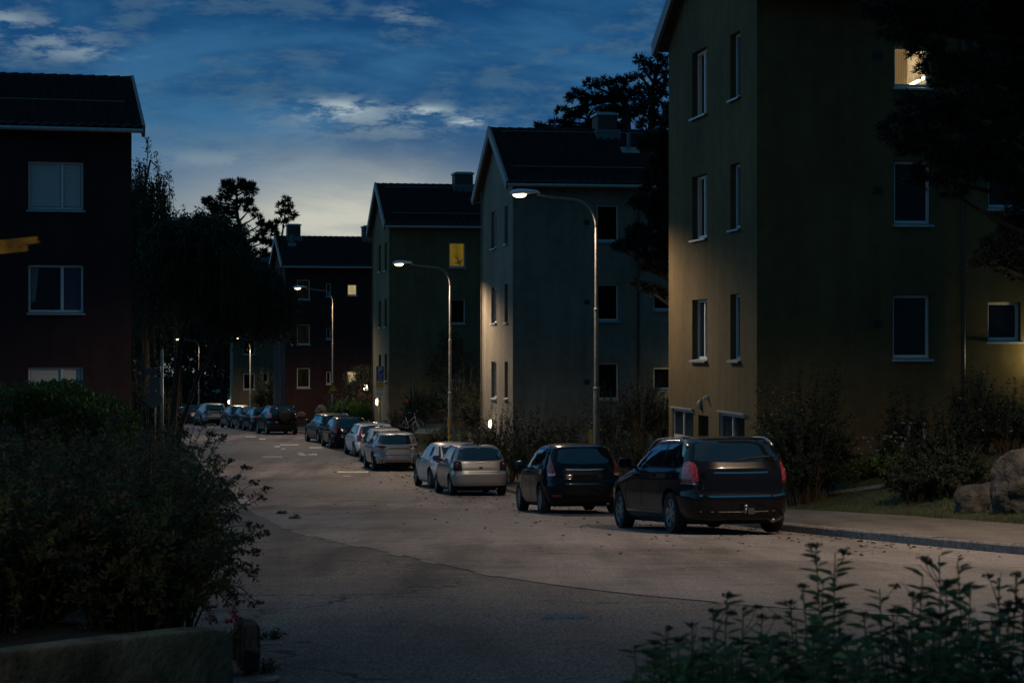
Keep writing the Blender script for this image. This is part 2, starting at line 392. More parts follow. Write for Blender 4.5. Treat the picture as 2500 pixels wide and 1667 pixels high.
M_BRICK = brick_mat()
def lit_mat(name, col, s, var=.5):
    if name in MATS: return MATS[name]
    m = bpy.data.materials.new(name); m.use_nodes = True; MATS[name] = m; k = NT(m.node_tree); k.n.clear()
    o = k.new('ShaderNodeOutputMaterial'); e = k.new('ShaderNodeEmission'); k.l.new(e.outputs[0], o.inputs[0])
    tc = k.new('ShaderNodeTexCoord').outputs['Generated']
    c = k.mix(1.0, (*col,), k.ramp(k.noise(tc, 2.2, 4, .6), [(.3, 1 - var), (.7, 1 + var * .3)]), 'MULTIPLY')
    k.l.new(c, e.inputs[0]); e.inputs[1].default_value = s; return m
def clear_glass():
    m = bpy.data.materials.new('clear window glass'); m.use_nodes = True; k = NT(m.node_tree); k.n.clear()
    o = k.new('ShaderNodeOutputMaterial'); t = k.new('ShaderNodeBsdfTransparent'); g = k.new('ShaderNodeBsdfGlossy'); g.inputs['Roughness'].default_value = .02
    mx = k.new('ShaderNodeMixShader'); fr = k.new('ShaderNodeFresnel'); fr.inputs[0].default_value = 1.45
    k.l.new(fr.outputs[0], mx.inputs[0]); k.l.new(t.outputs[0], mx.inputs[1]); k.l.new(g.outputs[0], mx.inputs[2]); k.l.new(mx.outputs[0], o.inputs[0]); return m
M_CLEAR = clear_glass()
def curtain_mat():
    m = bpy.data.materials.new('curtain cloth'); m.use_nodes = True; k = NT(m.node_tree); k.n.clear()
    o = k.new('ShaderNodeOutputMaterial'); a = k.new('ShaderNodeBsdfDiffuse'); b = k.new('ShaderNodeBsdfTranslucent'); mx = k.new('ShaderNodeMixShader')
    a.inputs[0].default_value = (.55, .5, .42, 1); b.inputs[0].default_value = (.6, .52, .38, 1); mx.inputs[0].default_value = .6
    k.l.new(a.outputs[0], mx.inputs[1]); k.l.new(b.outputs[0], mx.inputs[2]); k.l.new(mx.outputs[0], o.inputs[0]); return m
M_CURT = curtain_mat()

class Building:
    def __init__(s, name, label, corner, ang, length, depth, zb, ze, rise, wall, dirn=1, oh=.38, og=.28, rails=(.22,)):
        s.a = math.radians(ang); s.O = Vector((corner[0], corner[1], 0)); s.zb = zb; s.L = length; s.D = depth; s.ze = ze - zb; s.rise = rise; s.dn = dirn; s.oh = oh; s.og = og
        s.root = thing(name, label, 'building', (corner[0], corner[1], zb), (0, 0, s.a), 'apartment houses along the street')
        s.ex = Vector((math.cos(s.a), math.sin(s.a), 0)); s.ey = Vector((-math.sin(s.a), math.cos(s.a), 0))
        s.wall = wall; s.holes = {'front': [], 'gable': []}; s.wins = []; s.rails = rails
    def uv(s, wall, u, v):
        r = Vector(((u - CU) / F, 1, (CV - v) / F)); n, e = (s.ey, s.ex) if wall == 'front' else (s.ex, s.ey)
        t = s.O.dot(n) / r.dot(n); p = r * t; return (p - s.O).dot(e), p.z - s.zb
    def fr(s, wall):
        dn = s.dn
        return (lambda a, z, d: (a, d, z)) if wall == 'front' else (lambda a, z, d: (dn * d, a, z))
    def window(s, wall, u0, v0, u1, v1, style='dark', mull=None, rec=.10, sill=True, frame=M_FRAME):
        a0, z1 = s.uv(wall, u0, v0); a1, _ = s.uv(wall, u1, v0); _, z0 = s.uv(wall, (u0 + u1) / 2, v1); _, z1 = s.uv(wall, (u0 + u1) / 2, v0)
        a0, a1 = min(a0, a1), max(a0, a1); s.holes[wall].append((a0, a1, z0, z1)); s.wins.append((wall, a0, a1, z0, z1, style, mull, rec, sill, frame))
    def holed(s, mb, fr, a0, a1, z0, z1, holes, depth):
        As = sorted({a0, a1, *[h[0] for h in holes], *[h[1] for h in holes]}); Zs = sorted({z0, z1, *[h[2] for h in holes], *[h[3] for h in holes]})
        As = [a for a in As if a0 <= a <= a1]; Zs = [z for z in Zs if z0 <= z <= z1]; V = []; Fc = []
        for i in range(len(As)):
            for j in range(len(Zs)): V.append(fr(As[i], Zs[j], 0))
        nz = len(Zs)
        for i in range(len(As) - 1):
            for j in range(nz - 1):
                ca, cz = (As[i] + As[i + 1]) / 2, (Zs[j] + Zs[j + 1]) / 2
                if any(h[0] < ca < h[1] and h[2] < cz < h[3] for h in holes): continue
                Fc.append((i * nz + j, (i + 1) * nz + j, (i + 1) * nz + j + 1, i * nz + j + 1))
        mb.add(V, Fc)
        for (b0, b1, c0, c1) in holes:
            P = [(b0, c0), (b1, c0), (b1, c1), (b0, c1)]
            mb.add([fr(a, z, 0) for a, z in P] + [fr(a, z, depth) for a, z in P], [(i, (i + 1) % 4, 4 + (i + 1) % 4, 4 + i) for i in range(4)])
    def build(s):
        R = s.root; dn = s.dn; L, D, ze, rise = s.L, s.D, s.ze, s.rise; mb = MB(); lo = -2.2
        ff, fg = s.fr('front'), s.fr('gable')
        a0, a1 = (0, L) if dn > 0 else (-L, 0)
        s.holed(mb, ff, a0, a1, lo, ze, s.holes['front'], .26); s.holed(mb, fg, 0, D, lo, ze, s.holes['gable'], .26)
        mb.add([fg(0, ze, 0), fg(D, ze, 0), fg(D / 2, ze + rise, 0)], [(0, 1, 2)])
        xe = dn * L
        mb.add([(xe, 0, lo), (xe, D, lo), (xe, D, ze), (xe, D / 2, ze + rise), (xe, 0, ze)], [(0, 1, 2, 3, 4)]); mb.add([(0, D, lo), (xe, D, lo), (xe, D, ze), (0, D, ze)], [(0, 1, 2, 3)])
        mb.build('wall', s.wall, R)
        # roof
        tn = rise / (D / 2); ph = math.atan(tn); cs, sn = math.cos(ph), math.sin(ph); oh, og = s.oh, s.og
        S = (D / 2 + oh) / cs
        def P(x, b, h, back=False):                     # b along the slope from the eave, h above the slope
            y = -oh + b * cs - h * sn; z = ze - oh * tn + b * sn + h * cs
            return (dn * x, (D - y) if back else y, z)
        rb = MB()
        for back in (False, True): rb.add([P(x, b, h, back) for h in (.0, .12) for b in (0, S) for x in (-og, L + og)], [(0, 1, 3, 2), (4, 6, 7, 5), (0, 4, 5, 1), (2, 3, 7, 6), (0, 2, 6, 4), (1, 5, 7, 3)])
        roof = rb.build('roof', M_WOOD, R)
        # pantiles
        nt = int((L + 2 * og) / .30); nr = int(S / .36); tw = (L + 2 * og) / nt; th = S / nr
        pr = [(0, .0), (.18, .045), (.36, .052), (.55, .03), (.72, .004), (.88, -.004)]
        xs = np.array([i * tw + f * tw for i in range(nt) for f, _ in pr] + [nt * tw]) - og; hs = np.array([h for i in range(nt) for _, h in pr] + [0.0])
        bs = []; bh = []
        for j in range(nr): bs += [j * th, (j + 1) * th - .002]; bh += [.052, .022]
        V = []; rg = srand(int(abs(s.O.x) * 100))
        for j, b in enumerate(bs):
            jit = rg.uniform(-.006, .006, nt).repeat(len(pr)); jit = np.append(jit, 0)
            for x, h, q in zip(xs, hs, jit): V.append(P(x, b + (.0 if j else -.04), .125 + h + bh[j] + q))
        idx = np.arange(len(V)).reshape(len(bs), len(xs)); Q = np.stack([idx[:-1, :-1], idx[:-1, 1:], idx[1:, 1:], idx[1:, :-1]], -1).reshape(-1, 4)
        np_mesh('tiles', V, Q, M_ROOF, roof, smooth=False)
        np_mesh('tiles', [P(x, b, .15, True) for b in (-.03, S) for x in (-og, L + og)], [(0, 1, 3, 2)], M_ROOF, roof)
        rd = MB(); x = -og
        while x < L + og: rd.tube([P(x, S, .12), P(min(x + .40, L + og), S, .12)], [.115, .085], 10); x += .36
        rd.build('ridge_tiles', M_ROOF, roof)
        bb = MB()
        for back in (False, True): bb.add([P(x, b, h, back) for h in (-.10, .235) for b in (-.03, S + .06) for x in (-og - .035, -og + .05)], [(0, 1, 3, 2), (4, 6, 7, 5), (0, 4, 5, 1), (2, 3, 7, 6), (0, 2, 6, 4), (1, 5, 7, 3)])
        bb.build('barge_board', pm('barge board metal', (.13, .14, .15), .5, .4), roof)
        g = MB(); gx0, gx1 = -og + .02, L + og
        g.tube([(dn * gx0, -oh - .07, ze - oh * tn + .06), (dn * gx1, -oh - .07, ze - oh * tn + .06)], .065, 8); g.build('gutter', M_SILL, R)
        for f in s.rails:
            t = MB(); t.tube([P(.1, S * f, .36), P(L - .1, S * f, .36)], .022, 6)
            for i in range(int(L / 1.2)): t.tube([P(.2 + i * 1.2, S * f, .14), P(.2 + i * 1.2, S * f, .36)], .012, 4)
            t.build('snow_rail', MATS['barge board metal'], roof)
        s.roof, s.P, s.S = roof, P, S
        for w in s.wins: s.make_window(*w)
        return s
    def make_window(s, wall, a0, a1, z0, z1, style, mull, rec, sill, frame):
        fr = s.fr(wall); mb = MB(); fw = .062; w, h = a1 - a0, z1 - z0
        def bar(b0, b1, c0, c1, d0, d1):
            mb.add([fr(a, z, d) for d in (d0, d1) for z in (c0, c1) for a in (b0, b1)], [(0, 2, 3, 1), (4, 5, 7, 6), (0, 1, 5, 4), (2, 6, 7, 3), (0, 4, 6, 2), (1, 3, 7, 5)])
        e = .004; bar(a0 + e, a0 + fw, z0 + e, z1 - e, rec, rec + .07); bar(a1 - fw, a1 - e, z0 + e, z1 - e, rec, rec + .07)
        bar(a0 + fw, a1 - fw, z1 - fw, z1 - e, rec, rec + .07); bar(a0 + fw, a1 - fw, z0 + e, z0 + fw + .02, rec, rec + .07)
        for q in (mull or ()):
            bar(a0 + w * q - .04, a0 + w * q + .04, z0 + fw + .02, z1 - fw, rec - .006, rec + .064)
        o = mb.build('window', frame, s.root)
        def sheet(name, d, mat, b0=a0 + .03, b1=a1 - .03, c0=z0 + .03, c1=z1 - .03): return mesh_obj(name, [fr(b0, c0, d), fr(b1, c0, d), fr(b1, c1, d), fr(b0, c1, d)], [(0, 1, 2, 3)], mat, o)
        if sill:
            sb = MB(); sb.add([fr(a0 - .05, z0 + .035, rec + .02), fr(a1 + .05, z0 + .035, rec + .02), fr(a1 + .05, z0 - .015, -.075), fr(a0 - .05, z0 - .015, -.075), fr(a0 - .05, z0 - .055, -.075), fr(a1 + .05, z0 - .055, -.075), fr(a1 + .05, z0 - .01, .0), fr(a0 - .05, z0 - .01, .0)], [(0, 1, 2, 3), (3, 2, 5, 4), (4, 5, 6, 7), (0, 3, 4, 7), (1, 6, 5, 2)]); sb.build('sill', M_SILL, o)
        if style.startswith('lit'):
            mats = {'lit': lit_mat('warm lit room', (.72, .50, .24), .95), 'lit_cream': lit_mat('cream lit room', (.55, .42, .20), .75, .25), 'lit_yellow': lit_mat('yellow lit room', (.30, .19, .022), .42, .45), 'lit_faint': lit_mat('faintly lit room', (.17, .16, .09), .020, .7), 'lit_dim': lit_mat('dim lit room', (.34, .23, .08), .6, .8)}[style]
            b = MB(); P = [(a0 + .02, z0 + .02), (a1 - .02, z0 + .02), (a1 - .02, z1 - .02), (a0 + .02, z1 - .02)]; d0, d1 = rec + .072, rec + .55
            b.add([fr(a, z, d0) for a, z in P] + [fr(a, z, d1) for a, z in P], [(i, (i + 1) % 4, 4 + (i + 1) % 4, 4 + i) for i in range(4)] + [(4, 5, 6, 7)]); b.build('lit_room', mats, o)
            sheet('pane', rec + .045, M_CLEAR)
        else:
            sheet('pane', rec + .045, M_PANE if wall == 'front' else pm('gable window glass', (.012, .015, .018), .04, spec=.7))
            if style == 'blind':
                pass
        return o
    def chimney(s, u0, u1, vtop, wdt=.55):
        # the chimney stands on the ridge
        r0 = Vector(((u0 - CU) / F, 1, 0)); r1 = Vector(((u1 - CU) / F, 1, 0)); q = s.O + s.ey * (s.D / 2 - wdt)
        t0, t1 = q.dot(s.ey) / r0.dot(s.ey), q.dot(s.ey) / r1.dot(s.ey); xa, xb = (r0 * t0 - s.O).dot(s.ex), (r1 * t1 - s.O).dot(s.ex); zt = (CV - vtop) / F * t0 - s.zb
        z0 = s.ze + s.rise - .5; mb = MB(); mb.box(xa, xb, s.D / 2 - wdt, s.D / 2 + wdt, z0, zt - .12); c = mb.build('chimney', M_BRICK, s.roof)
        k = MB(); k.box(xa - .06, xb + .06, s.D / 2 - wdt - .06, s.D / 2 + wdt + .06, zt - .12, zt - .04); k.box(xa + .06, xb - .06, s.D / 2 - wdt + .06, s.D / 2 + wdt - .06, zt - .038, zt); k.build('chimney_cap', M_SILL, c)
        k = MB(); k.box(xa - .10, xb + .10, s.D / 2 - wdt - .22, s.D / 2 + wdt + .1, z0 - .05, s.ze + s.rise + .12); k.build('flashing', MATS['barge board metal'], c)
    def roof_step(s, u0, u1, f):
        r0 = Vector(((u0 - CU) / F, 1, 0)); r1 = Vector(((u1 - CU) / F, 1, 0)); b = s.S * f; q = s.O + s.ey * s.P(0, b, 0)[1]
        xa, xb = [(r * (q.dot(s.ey) / r.dot(s.ey)) - s.O).dot(s.ex) * s.dn for r in (r0, r1)]
        mb = MB(); mb.add([s.P(x, bb, h) for h in (.20, .25) for bb in (b - .42, b + .1) for x in (xa, xb)], [(0, 1, 3, 2), (4, 6, 7, 5), (0, 4, 5, 1), (2, 3, 7, 6), (0, 2, 6, 4), (1, 5, 7, 3)])
        xm = (xa + xb) / 2; p = s.P(xm, b + .1, .2); mb.tube([p, (p[0], p[1], p[2] + .55)], .07, 8); mb.build('roof_vent', MATS['barge board metal'], s.roof)
    def pipe(s, u, wall='front'):
        a, _ = s.uv(wall, u, 800); tn = s.rise / (s.D / 2); zt = s.ze - s.oh * tn
        mb = MB(); mb.tube([(a, -s.oh - .07, zt + .03), (a, -s.oh - .02, zt - .18), (a, -.09, zt - .5), (a, -.09, zt - .7), (a, -.09, -1.5)], .045, 10)
        for i in range(4): mb.lathe([(.047, 0), (.062, .01), (.062, .05), (.047, .06)], 10, 'z', (a, -.09, zt - 1.6 - i * 2.2))
        mb.build('downpipe', M_PIPE, s.root, smooth=True, sharp=40)
    def gable_pipe(s, y):
        mb = MB(); mb.tube([(-.07 * s.dn, y, s.ze + .15), (-.07 * s.dn, y, -1.5)], .035, 8); mb.build('downpipe', s.wall, s.root, smooth=True, sharp=40)
    def vent(s, u, v, wall='front'):
        a, z = s.uv(wall, u, v); fr = s.fr(wall); mb = MB()
        for i in range(4): mb.add([fr(p, q, d) for d in (-.012, .0) for q in (z - .09 + i * .045, z - .055 + i * .045) for p in (a - .1, a + .1)], [(0, 2, 3, 1), (4, 5, 7, 6), (0, 1, 5, 4), (2, 6, 7, 3), (0, 4, 6, 2), (1, 3, 7, 5)])
        mb.build('wall_vent', M_BLACK, s.root)
    def plinth(s, h, mat):
        mb = MB(); fg = s.fr('gable'); dn = s.dn
        x0, x1 = (-.03, s.L) if dn > 0 else (-s.L, .03); mb.box(x0, x1, -.03, 0, -2.2, h)
        mb.box(*( (-.03, 0) if dn > 0 else (0, .03)), 0, s.D, -2.2, h); mb.build('plinth', mat, s.root)

def wall_lamp(fr_pt, normal, power, label, lit=True, col=(1, .82, .50), size=1.0, light_off=.16):
    """oval bulkhead lamp on a wall"""
    p = Vector(fr_pt); n = Vector(normal).normalized(); ang = math.atan2(n.y, n.x) + math.pi / 2     # local -y faces along the normal
    t = thing('wall_lamp', label, 'wall lamp', p, (0, 0, ang), 'wall lamps on the houses')
    mb = MB(); mb.lathe([(.0, 0), (.125, 0), (.125, -.04), (.105, -.05), (.0, -.05)], 24, 'y'); V = [(x * size, y * size, z * 1.35 * size) for x, y, z in mb.V]; mesh_obj('housing', V, mb.F, pm('grey lamp housing', (.10, .10, .10), .5), t, True, sharp=35)
    gb = MB(); gb.lathe([(.0, -.135), (.05, -.128), (.082, -.105), (.098, -.07), (.1, -.052)], 24, 'y'); V = [(x * size, y * size, z * 1.35 * size) for x, y, z in gb.V]
    m = pm('lit lamp glass', (.9, .85, .7), .4, emit=((1, .80, .42), 9.0)) if lit else pm('unlit lamp glass', (.35, .36, .36), .25)
    mesh_obj('glass', V, gb.F, m, t, True)
    if lit:
        l = bpy.data.lights.new('lamp_light', 'POINT'); l.energy = power; l.color = col; l.shadow_soft_size = .07; lo = bpy.data.objects.new('lamp_light', l); link(lo, t); lo.location = (0, -light_off - .08, 0)
    return t

def buildings():
    Y = Building('yellow_house', 'tall ochre yellow house nearest on the right with basement windows in its gable', (5.07, 42.4), 9.3, 15, 7.7, -3.4, 7.34, 2.1, plaster('ochre plaster', (.108, .084, .040)), oh=.42)
    for (v0, v1) in ((122, 283), (428, 583), (731, 879)): Y.window('gable', 1690, v0, 1726, v1, 'dark', (.5,), rec=.13)
    for (v0, v1) in ((80, 240), (399, 559), (718, 879)): Y.window('gable', 1783, v0, 1807, v1, 'dark', None, rec=.13)
    Y.wins[0] = Y.wins[0][:5] + ('lit_dim',) + Y.wins[0][6:]; Y.wins[1] = Y.wins[1][:5] + ('lit_dim',) + Y.wins[1][6:]
    Mb = pm('basement window paint', (.42, .39, .37), .6)
    for (u0, v0, u1, v1) in ((1642, 999, 1693, 1072), (1756, 1010, 1818, 1080)): Y.window('gable', u0, v0, u1, v1, 'dark', (.5,), rec=.03, sill=False, frame=Mb)
    Y.holes['gable'].append((*sorted((Y.uv('gable', 1705, 1000)[0], Y.uv('gable', 1730, 1000)[0])), -1.2, Y.uv('gable', 1717, 1014)[1]))
    Y.window('front', 2183, 112, 2273, 214, 'lit', None, rec=.12)
    Y.window('front', 2183, 393, 2273, 548, 'dark', None, rec=.12); Y.window('front', 2180, 720, 2272, 876, 'dark', None, rec=.12)
    Y.window('front', 2413, 413, 2493, 509, 'dark', None, rec=.12); Y.window('front', 2412, 737, 2492, 833, 'dark', None, rec=.12); Y.window('front', 2413, 90, 2493, 186, 'dark', None, rec=.12)
    Y.window('front', 2182, 1026, 2264, 1088, 'dark', (.5,), rec=.1)
    Y.build(); Y.pipe(2348)
    for v in (137, 465, 790): Y.vent(2143, v)
    d = MB(); h = Y.holes['gable'][-1]; d.box(.18, .24, h[0], h[1], h[2], h[3]); d.build('door', pm('dark brown door', (.03, .022, .014), .6), Y.root)
    # hoods over the basement windows
    for w in [w for w in Y.wins if w[0] == 'gable' and w[7] == .03]:
        c = MB(); c.box(-.06, .02, w[1] - .05, w[2] + .05, w[4] + .005, w[4] + .045); c.build('window_hood', M_SILL, Y.root)
    # a pale curtain and a slanted lamp tube inside the lit window
    w = next(w for w in Y.wins if w[5] == 'lit'); c = MB(); n = 24
    V = [(w[1] + .05 + .34 * i / n, .26 + .025 * math.sin(i * 1.7), z) for i in range(n + 1) for z in (w[3] + .03, w[4] - .03)]
    mesh_obj('curtain', V, [(2 * i, 2 * i + 2, 2 * i + 3, 2 * i + 1) for i in range(n)], M_CURT, Y.root, True)
    c = MB(); c.tube([(w[1] + .45, .34, w[3] + .08), (w[1] + 1.0, .36, w[3] + .36)], .03, 8); c.build('ceiling_tube', pm('lamp tube', (1, .9, .7), .4, emit=((1, .86, .6), 6.0)), Y.root)

    B2 = Building('cream_house', 'pale grey cream house with brick chimney behind the nearest lit street lamp', (.03, 72), 9.3, 14, 7.6, -4.6, 5.62, 2.09, plaster('cream plaster', (.180, .168, .138)), rails=(.2, .86))
    for (v0, v1) in ((516, 606), (701, 789), (883, 972)): B2.window('gable', 1199.5, v0, 1212, v1, 'dark', (.5,), rec=.12)
    for (v0, v1) in ((503, 595), (693, 787), (883, 972)): B2.window('gable', 1232, v0, 1240, v1, 'dark', None, rec=.12)
    for i, (v0, v1) in enumerate(((500, 590), (693, 784), (885, 976))): B2.window('front', 1457, v0, 1511, v1, 'dark', None, rec=.12)
    for (v0, v1) in ((510, 566), (703, 758), (897, 952)): B2.window('front', 1595.5, v0, 1650, v1, 'dark', None, rec=.12)
    B2.build(); B2.chimney(1460, 1506, 273); B2.roof_step(1513, 1556, .62); B2.pipe(1557); B2.gable_pipe(7.0); B2.plinth(.15, pm('grey plinth', (.20, .20, .19), .9, var=(5, .2)))
    for v in (543, 737, 932): B2.vent(1433, v)
    c = MB(); w = [w for w in B2.wins if w[0] == 'front'][2]; c.box(w[1] + .07, w[2] - .07, .2, .215, w[3] + .08, w[4] - .07); c.build('roller_blind', pm('blue roller blind', (.07, .10, .16), .7), B2.root)

    B3 = Building('olive_house', 'olive cream house with one yellow lit window, behind the second lit street lamp', (-6.0, 100), 9.8, 14, 7.8, -5.2, 5.73, 2.09, plaster('olive plaster', (.150, .122, .068)), rails=(.2, .84))
    for (v0, v1) in ((599, 663), (735, 799), (866, 930)): B3.window('gable', 924.5, v0, 931, v1, 'dark', None, rec=.12)
    for (v0, v1) in ((592, 660), (730, 797), (864, 930)): B3.window('gable', 939, v0, 944.5, v1, 'dark', None, rec=.12)
    B3.window('front', 1096, 592, 1136, 653, 'lit_yellow', None, rec=.12); B3.window('front', 1096, 730, 1136, 791, 'dark', None, rec=.12); B3.window('front', 1096, 868, 1136, 929, 'dark', None, rec=.12)
    B3.build(); B3.gable_pipe(7.2); B3.chimney(1111, 1155, 419); B3.roof_step(1147, 1180, .6); B3.plinth(.1, MATS['grey plinth'])
    # houseplant on the sill of the yellow window
    w = next(w for w in B3.wins if w[5] == 'lit_yellow'); r = srand(8); V = []; Q = []
    for i in range(26):
        x = w[2] - .30 + r.normal(0, .07); z = w[3] + .12 + r.uniform(0, .38); q = r.uniform(0, 6.28); b = len(V); l = .10
        V += [(x, .22, z), (x + l * .5 * math.cos(q) - .03, .215, z + l * .5 * math.sin(q)), (x + l * math.cos(q), .225, z + l * math.sin(q)), (x + l * .5 * math.cos(q) + .03, .22, z + l * .5 * math.sin(q) + .02)]; Q.append((b, b + 1, b + 2, b + 3))
    o = np_mesh('houseplant', V, Q, pm('houseplant leaf', (.03, .05, .015), .6)); pw = B3.root.matrix_basis if False else Matrix.Translation((-6.0, 100, -5.2)) @ Matrix.Rotation(B3.a, 4, 'Z'); o.matrix_world = pw
    tag(o, 'small leafy houseplant silhouetted inside the yellow lit window', 'houseplant')

    B4 = Building('dark_red_house', 'dark red house with two chimneys and two small cream lit stair windows', (-14.4, 130), 12.5, 12, 7.4, -5.9, 4.85, 1.85, plaster('red plaster', (.042, .022, .022)), rails=())
    for (v0, v1) in ((683, 732), (792, 841), (898, 947)): B4.window('front', 725, v0, 757, v1, 'dark', None, rec=.12)
    for (v0, v1) in ((692, 724), (800, 828), (907, 938)): B4.window('front', 796.5, v0, 808, v1, 'dark', None, rec=.12)
    B4.window('front', 848, 694, 872, 722, 'lit_cream', None, rec=.12); B4.window('front', 847, 906, 871, 936, 'lit_cream', None, rec=.12)
    for w in range(3): B4.wins[w] = B4.wins[w][:5] + ('lit_faint',) + B4.wins[w][6:]
    B4.build(); B4.chimney(703, 734, 546); B4.chimney(888, 910, 550); B4.roof_step(702, 722, .72); B4.pipe(684)

    B5 = Building('far_cream_house', 'farthest cream house on the right side of the street, half hidden by the drooping tree', (-21.8, 160), 9.6, 12, 7.4, -6.9, 4.55, 2.0, plaster('far cream plaster', (.11, .095, .065)), rails=())
    B5.window('front', 594, 912, 622, 951, 'dark', None, rec=.12); B5.window('front', 594, 828, 622, 866, 'dark', None, rec=.12); B5.window('front', 641, 910, 655, 935, 'dark', None, rec=.12)
    B5.build(); B5.chimney(640, 662, 632)

    LB = Building('red_brown_house', 'red brown plastered house on the left with white framed windows and pantiled roof', (-10.4, 56), 14.5, 16, 8.0, -3.9, 5.82, 1.72, plaster('red brown plaster', (.036, .022, .026)), dirn=-1, rails=(.36,), og=.30)
    M_bl = M_BLIND
    for i, (v0, v1) in enumerate(((395, 513), (647, 764), (896, 1012))): LB.window('front', 69, v0, 204, v1, 'dark', (.615,), rec=.09)
    for i, (v0, v1) in enumerate(((395, 513), (647, 764), (896, 1012))): LB.window('front', -190, v0, -60, v1, 'dark', (.615,), rec=.09)
    LB.build(); LB.plinth(.3, MATS['grey plinth'])
    for i in (0, 2):                                     # venetian blinds: two leaves of slats each
        w = LB.wins[i]; m = w[1] + (w[2] - w[1]) * .615
        for (b0, b1, low) in ((w[1] + .075, m - .05, 0), (m + .05, w[2] - .075, .0)):
            c = MB(); z = w[3] + .10 + low
            while z < w[4] - .08: c.add([(b0, .120, z), (b1, .120, z), (b1, .127, z + .032), (b0, .127, z + .032)], [(0, 1, 2, 3)]); z += .0345
            c.build('blind', M_bl, LB.root)
    w = LB.wins[1]; m = w[1] + (w[2] - w[1]) * .615
    c = MB(); c.box(m + .05, w[2] - .075, .118, .125, w[3] + .09, w[4] - .075); c.build('roller_blind', pm('navy roller blind', (.05, .055, .09), .8), LB.root)
    n = 10; V = [(w[1] + .08 + .2 * (i / n) * (1 if z else .55), .121 + .008 * math.sin(i * 2.1), zz) for i in range(n + 1) for z, zz in ((0, w[3] + .3), (1, w[4] - .08))]
    mesh_obj('curtain', V, [(2 * i, 2 * i + 2, 2 * i + 3, 2 * i + 1) for i in range(n)], pm('grey curtain', (.16, .17, .18), .9), LB.root, True)

    def on(B, wall, u, v, d=0):
        a, z = B.uv(wall, u, v); p = B.O + (B.ex if wall == 'front' else B.ey) * a; p.z = z + B.zb; return p - (B.ey if wall == 'front' else B.ex) * d
    wall_lamp(on(Y, 'gable', 1712, 987), -Y.ex, 0, 'unlit oval wall lamp on the yellow gable above the dark door recess', lit=False, size=.72)
    sb = MB(); sb.box(-.03, .03, -.05, 0, -.04, .04); sb.tube([(0, -.05, 0), (0, -.11, -.03)], .035, 10); o = sb.build('wall_sensor', pm('off white plastic', (.5, .5, .48), .5)); o.location = on(Y, 'gable', 1729, 970); o.rotation_euler = (0, 0, Y.a - math.pi / 2); tag(o, 'small pale sensor box on the yellow gable beside the unlit lamp', 'sensor')
    wall_lamp(on(B2, 'gable', 1203, 1035), -B2.ex, 5, 'lit oval wall lamp low on the gable of the pale cream house', size=1.2)
    wall_lamp(on(B3, 'gable', 925, 981), -B3.ex, 5, 'lit oval wall lamp low on the gable of the olive house behind the parking sign', size=1.3)
    wall_lamp(on(B5, 'gable', 562, 981), -B5.ex, 26, 'lit oval wall lamp low on the far cream house gable', size=1.3)
    wall_lamp(on(B4, 'front', 893, 946), -B4.ey, 25, 'bright entrance lamp shining through leaves on the dark red house', col=(1, .72, .46), size=1.5)
    wall_lamp(on(Y, 'front', 2545, 868), -Y.ey, 40, 'lit entrance lamp on the yellow front wall at the right edge of the picture', col=(1, .84, .38), size=1.1)
    wall_lamp(on(B2, 'front', 1668, 960), -B2.ey, 14, 'lit entrance lamp on the pale cream house hidden by the yellow gable', col=(1, .84, .42), size=1.1)
    return Y, B2, B3, B4, B5, LB
HOUSES = buildings()

# ------------------------------------------------------------------ street lamps
M_POST = pm('galvanised post', (.20, .20, .18), .5, .4, var=(6, .25))
M_HEAD = pm('lamp head shell', (.70, .71, .74), .45)
def lamp_light(parent, loc, power, cut=(.14, .50)):
    l = bpy.data.lights.new('lamp_light', 'POINT'); l.energy = power; l.color = LAMP_COL; l.shadow_soft_size = .06; l.use_nodes = True
    k = NT(l.node_tree); em = next(n for n in k.n if n.type == 'EMISSION')
    tc = k.new('ShaderNodeTexCoord'); sp = k.new('ShaderNodeSeparateXYZ'); k.l.new(tc.outputs['Normal'], sp.inputs[0])
    c = k.m('MULTIPLY', sp.outputs[2], -1.0)                          # 1 straight down: a cut-off street lantern throwing light along the road
    dist = k.m('DIVIDE', 1.0, k.m('MULTIPLY_ADD', k.m('MULTIPLY', c, c), 1.0, .6))
    k.l.new(k.m('MULTIPLY', dist, k.smooth(c, *cut)), em.inputs['Strength'])
    o = bpy.data.objects.new('lamp_light', l); link(o, parent); o.location = loc; return o
